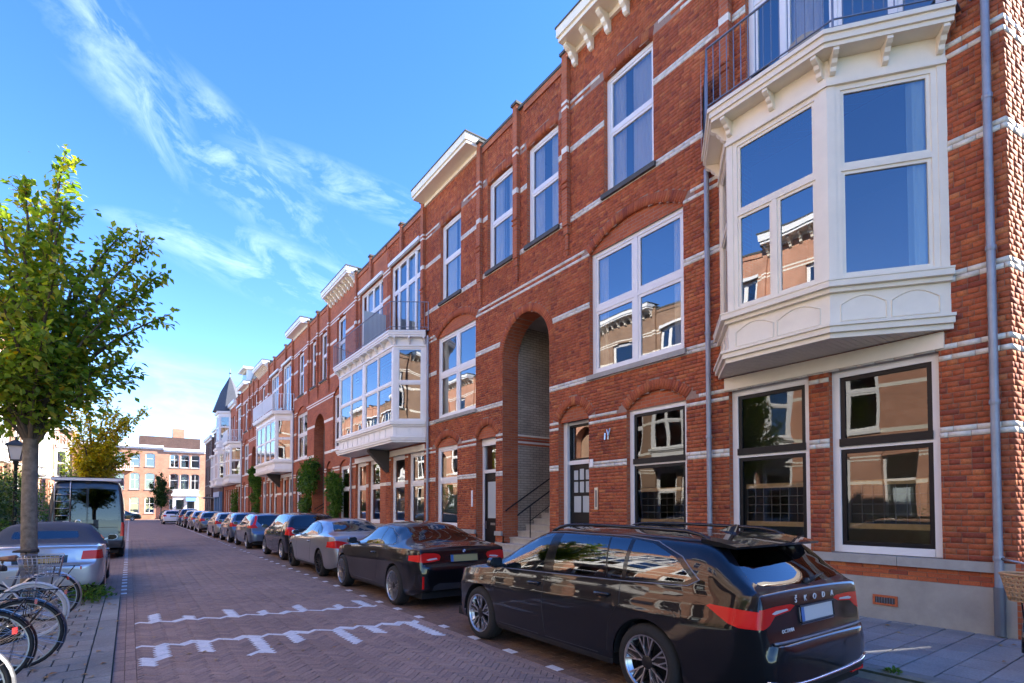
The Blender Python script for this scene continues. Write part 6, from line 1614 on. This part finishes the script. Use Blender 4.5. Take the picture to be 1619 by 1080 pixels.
# creepers on the terrace
def creeper(label, y0, y1, z0, z1, n, seed, top_lump=None, mt='leaf_bright', x=8.5):
    q = random.Random(seed); bx = []
    for i in range(20):
        t = i/19; yy = (y0+y1)/2+q.gauss(0, .28)*(y1-y0)*(.35+.65*t); r = q.uniform(.16, .36)*(.7+.6*t)
        bx.append((x-q.uniform(-.05, .22), yy, z0+(z1-z0)*t*q.uniform(.85, 1.08), r*.8, r*1.15, r))
    if top_lump: bx += [(x-.2+q.uniform(-.15, .1), top_lump[0]+q.uniform(-.6, .6), top_lump[1]+q.uniform(-.5, .4), .2+q.random()*.25, .25+q.random()*.35, .2+q.random()*.3) for _ in range(11)]
    bush(label, 'wall_creeper', 'creeper', bx, n*2, .15, mt, seed, group='creepers on the terrace')
creeper('slim creeper by the door of the house right of the second archway', 26.9, 27.7, .3, 3.3, 1500, 31)
creeper('dark creeper arching over the pier of the second archway', 32.0, 33.6, .3, 3.4, 2600, 32, (31.6, 3.7))
creeper('big dark creeper climbing past the third archway', 46.5, 49.5, .3, 4.2, 4200, 33, (48.0, 4.2))
creeper('pot-grown climber on the turret house', 58.5, 59.5, .3, 3.0, 900, 34)
# weeds
def weed(label, x, y, z, r, n, seed, mt='leaf_bright', size=.07):
    rng = np.random.default_rng(seed); a = rng.uniform(0, 6.28, n); rr = r*np.sqrt(rng.random(n)); h = rng.random(n)*r*1.1*(1-rr/r*.5)
    pts = np.stack([x+rr*np.cos(a), y+rr*np.sin(a), z+h], 1); nr = np.stack([np.cos(a), np.sin(a), np.full(n, .8)], 1)
    T = thing('weed', label, 'plant', (x, y, z)); leaves_obj('leaf_tuft', leaf_cloud(pts, nr, size, .1, rng), mt, T, (x, y, z))
    m = MB()
    for i in range(7): b = rng.uniform(0, 6.28); m.tube([(x, y, z-.01), (x+.4*r*math.cos(b), y+.4*r*math.sin(b), z+r*.6), (x+r*math.cos(b), y+r*math.sin(b), z+r*.9)], [.005, .004, .002], 4)
    m.obj('stalk', T, 'leaf_bright')
weed('clump of bright green weeds at the foot of the street tree', -.62, 11.9, .02, .34, 260, 41)
weed('second weed clump under the rear wheel of the convertible', -.42, 12.35, .02, .24, 120, 42)
weed('grass tuft growing from the kerb behind the estate car', 5.90, 2.05, .09, .05, 40, 43, size=.045)
weed('small weed at the kerb under the estate car bumper', 5.90, 2.62, .09, .04, 24, 44, size=.03)
weed('moss and weeds at the foot of the wall by the lattice door', 8.50, 8.55, 1.02, .14, 120, 45, size=.05)
weed('second tuft of weeds on the sill course by the lattice door', 8.52, 8.0, 1.02, .10, 80, 46, size=.05)
# fallen leaves
rng = np.random.default_rng(77)
for (x0, x1, y0, y1, z, n, lab) in ((-.9, -.13, 6.2, 12.3, .03, 42, 'fallen leaves scattered on the left verge'), (.1, 3.4, 5, 28, .005, 70, 'fallen leaves scattered over the brick street'), (6.1, 8.5, .6, 5, .105, 14, 'fallen leaves on the tiled pavement'), (3.7, 5.7, 6.6, 16, .005, 30, 'fallen leaves between the parked cars')):
    pts = np.stack([rng.uniform(x0, x1, n), rng.uniform(y0, y1, n), np.full(n, z)], 1); a = rng.uniform(0, 6.28, n); D = np.stack([np.cos(a), np.sin(a), np.full(n, .0)], 1); S = np.stack([-np.sin(a), np.cos(a), np.zeros(n)], 1); L = rng.uniform(.05, .09, n)[:, None]
    V = np.stack([pts, pts+D*L*.5+S*L*.32+[0, 0, .012], pts+D*L+[0, 0, .004], pts+D*L*.5-S*L*.32+[0, 0, .010], pts+D*L*.5+[0, 0, .002]], 1)
    o = pieces_mesh('fallen_leaves', V, [(0, 1, 2, 4), (0, 4, 2, 3)], ['leaf_fallen']); tag(o, lab, 'leaves', kind='stuff')

# ------------------------------------------------------------------ street lamp
mat('lamp_green', (.012, .02, .018), .35); mat('lamp_pane', (.62, .58, .52), .5)
LT = thing('street_lamp', 'dark green lantern post beside the tall hedge', 'street lamp', (-3.23, 25.0, .05))
s = MB(); s.lathe([(.0, .05), (.13, .05), (.13, .35), (.09, .45), (.075, .9), (.09, .95), (.06, 1.05), (.05, 3.15), (.085, 3.2), (.085, 3.26), (.05, 3.30)], (-3.23, 25.0, 0), 'Z', 14); s.obj('post', LT, 'lamp_green', smooth=True, sharp=40)
c = (-3.23, 25.0); sq = lambda r, z: [(c[0]+a*r, c[1]+b*r, z) for a, b in ((-1, -1), (1, -1), (1, 1), (-1, 1))]
s = MB(); s.prism(sq(.12, 3.32), sq(.20, 3.80)); s.obj('lantern_panes', LT, 'lamp_pane')
s = MB()
for a, b in ((-1, -1), (1, -1), (1, 1), (-1, 1)): s.tube([(c[0]+a*.122, c[1]+b*.122, 3.30), (c[0]+a*.203, c[1]+b*.203, 3.81)], .014, 5)
s.prism(sq(.13, 3.28), sq(.13, 3.33)); s.obj('lantern_frame', LT, 'lamp_green')
s = MB(); s.prism(sq(.26, 3.80), sq(.24, 3.86)); s.prism(sq(.24, 3.86), sq(.06, 4.0)); s.lathe([(.05, 3.99), (.04, 4.06), (.06, 4.09), (.0, 4.14)], (c[0], c[1], 0), 'Z', 10); s.obj('lantern_roof', LT, 'lamp_green')

# ------------------------------------------------------------------ bicycles
mat('bike_black', (.010, .011, .013), .25, coat=.5); mat('bike_silver', (.45, .47, .5), .3, metal=.9); mat('bike_white', (.72, .72, .70), .35); mat('bike_blue', (.02, .035, .06), .3, coat=.6); mat('rubber', (.02, .02, .02), .7); mat('rubber_white', (.62, .60, .55), .6); mat('rim_steel', (.35, .35, .34), .35, metal=.9); mat('brown_leather', (.17, .07, .03), .5); mat('orange_plastic', (.75, .16, .02), .35); mat('wicker', (.52, .29, .13), .6, noise=(30, .2)); mat('reflector', (.45, .02, .015), .2)
def bicycle(label, x, y, rot, frame='bike_black', tyre='rubber', fender='bike_black', basket=None, seed=0, lean=0., rack=True, guard=True, stand=True, rackm=None):
    rnd = random.Random(seed); T = thing('bicycle', label, 'bicycle', (x, y, .022), rad(rot), 'bicycles parked on the pavement', local=True); T.rotation_euler[0] = rad(lean)
    rw = .345; F = Vector((1.12, 0, rw)); Rr = Vector((0, 0, rw))
    for nm, cpt in (('rear_wheel', Rr), ('front_wheel', F)):
        m = MB(); n = 40; m.tube([(cpt.x+rw*.955*math.cos(2*math.pi*i/n), 0, cpt.z+rw*.955*math.sin(2*math.pi*i/n)) for i in range(n)], .019, 8, closed=True)
        wo = m.obj(nm, T, tyre, smooth=True)
        m = MB(); m.lathe([(rw*.88, -.013), (rw*.91, -.014), (rw*.92, 0), (rw*.91, .014), (rw*.88, .013), (rw*.885, 0), (rw*.88, -.013)], tuple(cpt), 'Y', 40); m.obj('rim', wo, 'rim_steel' if tyre == 'rubber' else 'bike_white', smooth=True, sharp=40)
        m = MB()
        for i in range(28):
            a = 2*math.pi*i/28; b = a+(.5 if i % 4 < 2 else -.5); sy = .03 if i % 2 else -.03
            m.tube([(cpt.x+.02*math.cos(b), sy, cpt.z+.02*math.sin(b)), (cpt.x+rw*.885*math.cos(a), 0, cpt.z+rw*.885*math.sin(a))], .0014, 3, caps=False)
        m.obj('spokes', wo, 'steel')
        m = MB(); m.lathe([(.012, -.055), (.012, -.038), (.032, -.036), (.034, -.028), (.02, -.022), (.02, .022), (.034, .028), (.032, .036), (.012, .038), (.012, .055)], tuple(cpt), 'Y', 12); m.obj('hub', wo, 'steel', smooth=True, sharp=40)
        a0, a1 = (20, 215) if nm == 'rear_wheel' else (-5, 150)
        m = MB(); k = 22; pr = []
        for i in range(k):
            a = rad(a0+(a1-a0)*i/(k-1)); d = Vector((math.cos(a), 0, math.sin(a)))
            if nm == 'rear_wheel': d.x = -d.x if False else d.x
            o = cpt+d*(rw+.022); pr.append([(o.x+d.x*dr, yy, o.z+d.z*dr) for yy, dr in ((-.030, -.014), (-.022, .002), (0, .007), (.022, .002), (.030, -.014))])
        for p, q in zip(pr, pr[1:]):
            for j in range(4): m.poly([p[j], q[j], q[j+1], p[j+1]])
        m.obj('mudguard', T, fender, smooth=True)
        m = MB()
        for a in ((rad(200), rad(150)) if nm == 'rear_wheel' else (rad(145),)):
            for sy in (-.04, .04): m.tube([(cpt.x, sy, cpt.z), (cpt.x+(rw+.02)*math.cos(a), sy*.7, cpt.z+(rw+.02)*math.sin(a))], .003, 4)
        m.obj('mudguard_stay', T, 'steel')
    bb = Vector((.47, 0, .29)); st = Vector((.30, 0, .86)); hd = Vector((.93, 0, .93)); hl = Vector((1.0, 0, .70))
    m = MB(); m.tube([bb, st], .016, 8); m.tube([hd, hl], .018, 8); m.tube([bb, hl+Vector((-.02, 0, .04))], .018, 8); m.tube([bb.lerp(st, .35), hl+Vector((-.03, 0, .12))], .016, 8)
    for sy in (-.05, .05): m.tube([(0, sy, rw), (.12, sy, rw-.02), bb], .010, 6); m.tube([(0, sy, rw), st+Vector((-.03, 0, -.12))], .008, 6); m.tube([hl+Vector((.015, sy*.5, -.02)), hl+Vector((.03, sy, -.08)), (F.x-.0, sy, rw)], .011, 6)
    m.obj('frame', T, frame, smooth=True)
    m = MB(); m.tube([st, st+Vector((-.035, 0, .14))], .013, 8); m.obj('seat_post', T, 'steel', smooth=True)
    q = st+Vector((-.04, 0, .15)); m = MB(); prs = []
    for t, wd, hh in ((-.13, .06, .035), (-.11, .10, .05), (-.05, .105, .045), (.02, .07, .035), (.10, .03, .03), (.15, .022, .02), (.16, .005, .005)):
        prs.append([(q.x+t, wd*math.cos(a), q.z+hh*max(-.35, math.sin(a))) for a in [2*math.pi*i/12 for i in range(12)]])
    for a_, b_ in zip(prs, prs[1:]): m.prism(a_, b_, caps=False)
    m.poly(prs[0]); m.obj('saddle', T, 'brown_leather' if seed % 3 == 1 else 'rubber', smooth=True)
    h = hd+Vector((-.03, 0, .14)); m = MB(); m.tube([hd, h], .012, 8)
    m.tube([(h.x-.22, -.29, h.z+.02), (h.x-.10, -.28, h.z+.04), (h.x+.03, -.16, h.z+.03), (h.x+.04, 0, h.z), (h.x+.03, .16, h.z+.03), (h.x-.10, .28, h.z+.04), (h.x-.22, .29, h.z+.02)], .011, 8); m.obj('handlebar', T, 'bike_silver', smooth=True)
    for sy in (-1, 1): m = MB(); m.tube([(h.x-.23, sy*.29, h.z+.02), (h.x-.11, sy*.285, h.z+.039)], .016, 8); m.obj('grip', T, 'rubber', smooth=True)
    if guard:
        m = MB(); out = [(-.07, rw+.06), (.0, rw+.08), (.47, .29+.11), (.56, .29+.06), (.57, .24), (.50, .19), (.0, rw-.07), (-.06, rw-.04)]
        m.prism([(a, -.055, b) for a, b in out], [(a, -.085, b) for a, b in out]); m.obj('chain_case', T, 'bike_black')
    m = MB(); m.lathe([(.02, -.09), (.02, .09)], tuple(bb), 'Y', 10); m.tube([(bb.x, -.10, bb.z), (bb.x+.09, -.11, bb.z-.14)], .009, 6); m.tube([(bb.x, .09, bb.z), (bb.x-.09, .11, bb.z+.14)], .009, 6); m.obj('crank', T, 'steel')
    for px, py, pz in ((bb.x+.09, -.15, bb.z-.14), (bb.x-.09, .15, bb.z+.14)): m = MB(); m.box(px-.045, px+.045, py-.045, py+.045, pz-.01, pz+.01); m.obj('pedal', T, 'rubber')
    zr = 2*rw+.09
    if rack:
        rm = rackm or 'bike_black'
        m = MB(); m.tube([(.24, -.05, zr), (.20, -.06, zr), (-.30, -.065, zr), (-.34, -.04, zr), (-.34, .04, zr), (-.30, .065, zr), (.20, .06, zr), (.24, .05, zr)], .006, 6)
        for xx in (-.15, .0, .12): m.tube([(xx, -.06, zr), (xx, .06, zr)], .004, 5)
        for sy in (-.06, .06): m.tube([(-.28, sy, zr), (0, sy*.9, rw)], .005, 5); m.tube([(-.05, sy, zr), (0, sy*.9, rw)], .005, 5)
        m.obj('rear_rack', T, rm, smooth=True)
        m = MB(); m.box(-.36, -.34, -.045, .045, zr-.06, zr-.015); m.obj('rear_light', T, 'reflector')
    if basket == 'wire':
        m = MB(); z0, z1 = zr+.01, zr+.25; x0, x1, y0, y1 = -.30, .12, -.16, .16
        lo = [(x0+.04, y0+.03), (x1-.04, y0+.03), (x1-.04, y1-.03), (x0+.04, y1-.03)]; hi = [(x0, y0), (x1, y0), (x1, y1), (x0, y1)]
        m.tube([(a, b, z1) for a, b in hi], .006, 6, closed=True); m.tube([(a, b, z0) for a, b in lo], .004, 5, closed=True)
        for t in (.33, .66): m.tube([(lo[i][0]+(hi[i][0]-lo[i][0])*t, lo[i][1]+(hi[i][1]-lo[i][1])*t, z0+(z1-z0)*t) for i in range(4)], .003, 4, closed=True)
        for i in range(4):
            A, B, C_, D_ = lo[i], lo[(i+1) % 4], hi[i], hi[(i+1) % 4]; n = 9 if i % 2 == 0 else 7
            for j in range(n): t = j/n; m.tube([(A[0]+(B[0]-A[0])*t, A[1]+(B[1]-A[1])*t, z0), (C_[0]+(D_[0]-C_[0])*t, C_[1]+(D_[1]-C_[1])*t, z1)], .003, 4)
        for j in range(6): xx = lo[0][0]+(lo[1][0]-lo[0][0])*j/5; m.tube([(xx, lo[0][1], z0), (xx, lo[2][1], z0)], .003, 4)
        m.obj('wire_basket', T, 'bike_silver', smooth=True)
    if basket == 'wicker':
        c = Vector((1.16, 0, .75)); m = MB(); n = 26
        for k in range(7):
            t = k/6; rx, ry = .13+.05*t, .17+.06*t; m.tube([(c.x+rx*math.cos(2*math.pi*i/n), ry*math.sin(2*math.pi*i/n)+0, c.z+.25*t+.006*math.sin(i*math.pi)) for i in range(n)], .013 if k == 6 else .007, 6, closed=True)
        for i in range(n):
            for dt in (1.6, -1.6):
                pts = []
                for k in range(6):
                    t = k/5; a = 2*math.pi*(i+dt*t)/n; pts.append((c.x+(.13+.05*t)*math.cos(a), (.17+.06*t)*math.sin(a), c.z+.25*t))
                m.tube(pts, .0055, 5)
        m.lathe([(0, c.z), (.13, c.z)], (c.x, 0, 0), 'Z', 20); m.obj('wicker_basket', T, 'wicker', smooth=True)
        m = MB(); m.tube([(F.x, -.06, rw), (1.16, -.08, .77), (1.16, .08, .77), (F.x, .06, rw)], .007, 6); m.tube([(1.04, 0, .80), (1.16, 0, .77)], .007, 6); m.obj('front_rack', T, 'bike_black')
    if stand: m = MB(); m.tube([(.05, -.06, rw-.05), (.12, -.2, .0)], .009, 6); m.obj('kickstand', T, 'steel')
    return T
bicycle('black bicycle with a wide mudguard and red rear light, first of the row', -1.02, 5.25, 180, 'bike_black', fender='bike_silver', seed=1, lean=6)
bicycle('dark bicycle with a closed chain case, second of the row', -1.06, 6.75, 184, 'bike_black', seed=2, lean=7)
bicycle('black bicycle with thin brown-sided tyres, third of the row', -.89, 7.38, 178, 'bike_black', fender='bike_blue', seed=3, lean=5)
bicycle('bicycle with white tyres and a silver wire basket, fourth of the row', -.98, 9.0, 180, 'bike_white', tyre='rubber_white', fender='bike_white', basket='wire', seed=4, lean=-4, rackm='bike_silver')
bicycle('dark blue bicycle with a silver mudguard, fifth of the row', -.93, 10.25, 181, 'bike_blue', fender='bike_silver', seed=5, lean=5)
bicycle('bicycle with a wicker basket on its front rack by the corner', 8.14, 1.27, 180, 'bike_black', basket='wicker', seed=6, lean=0)
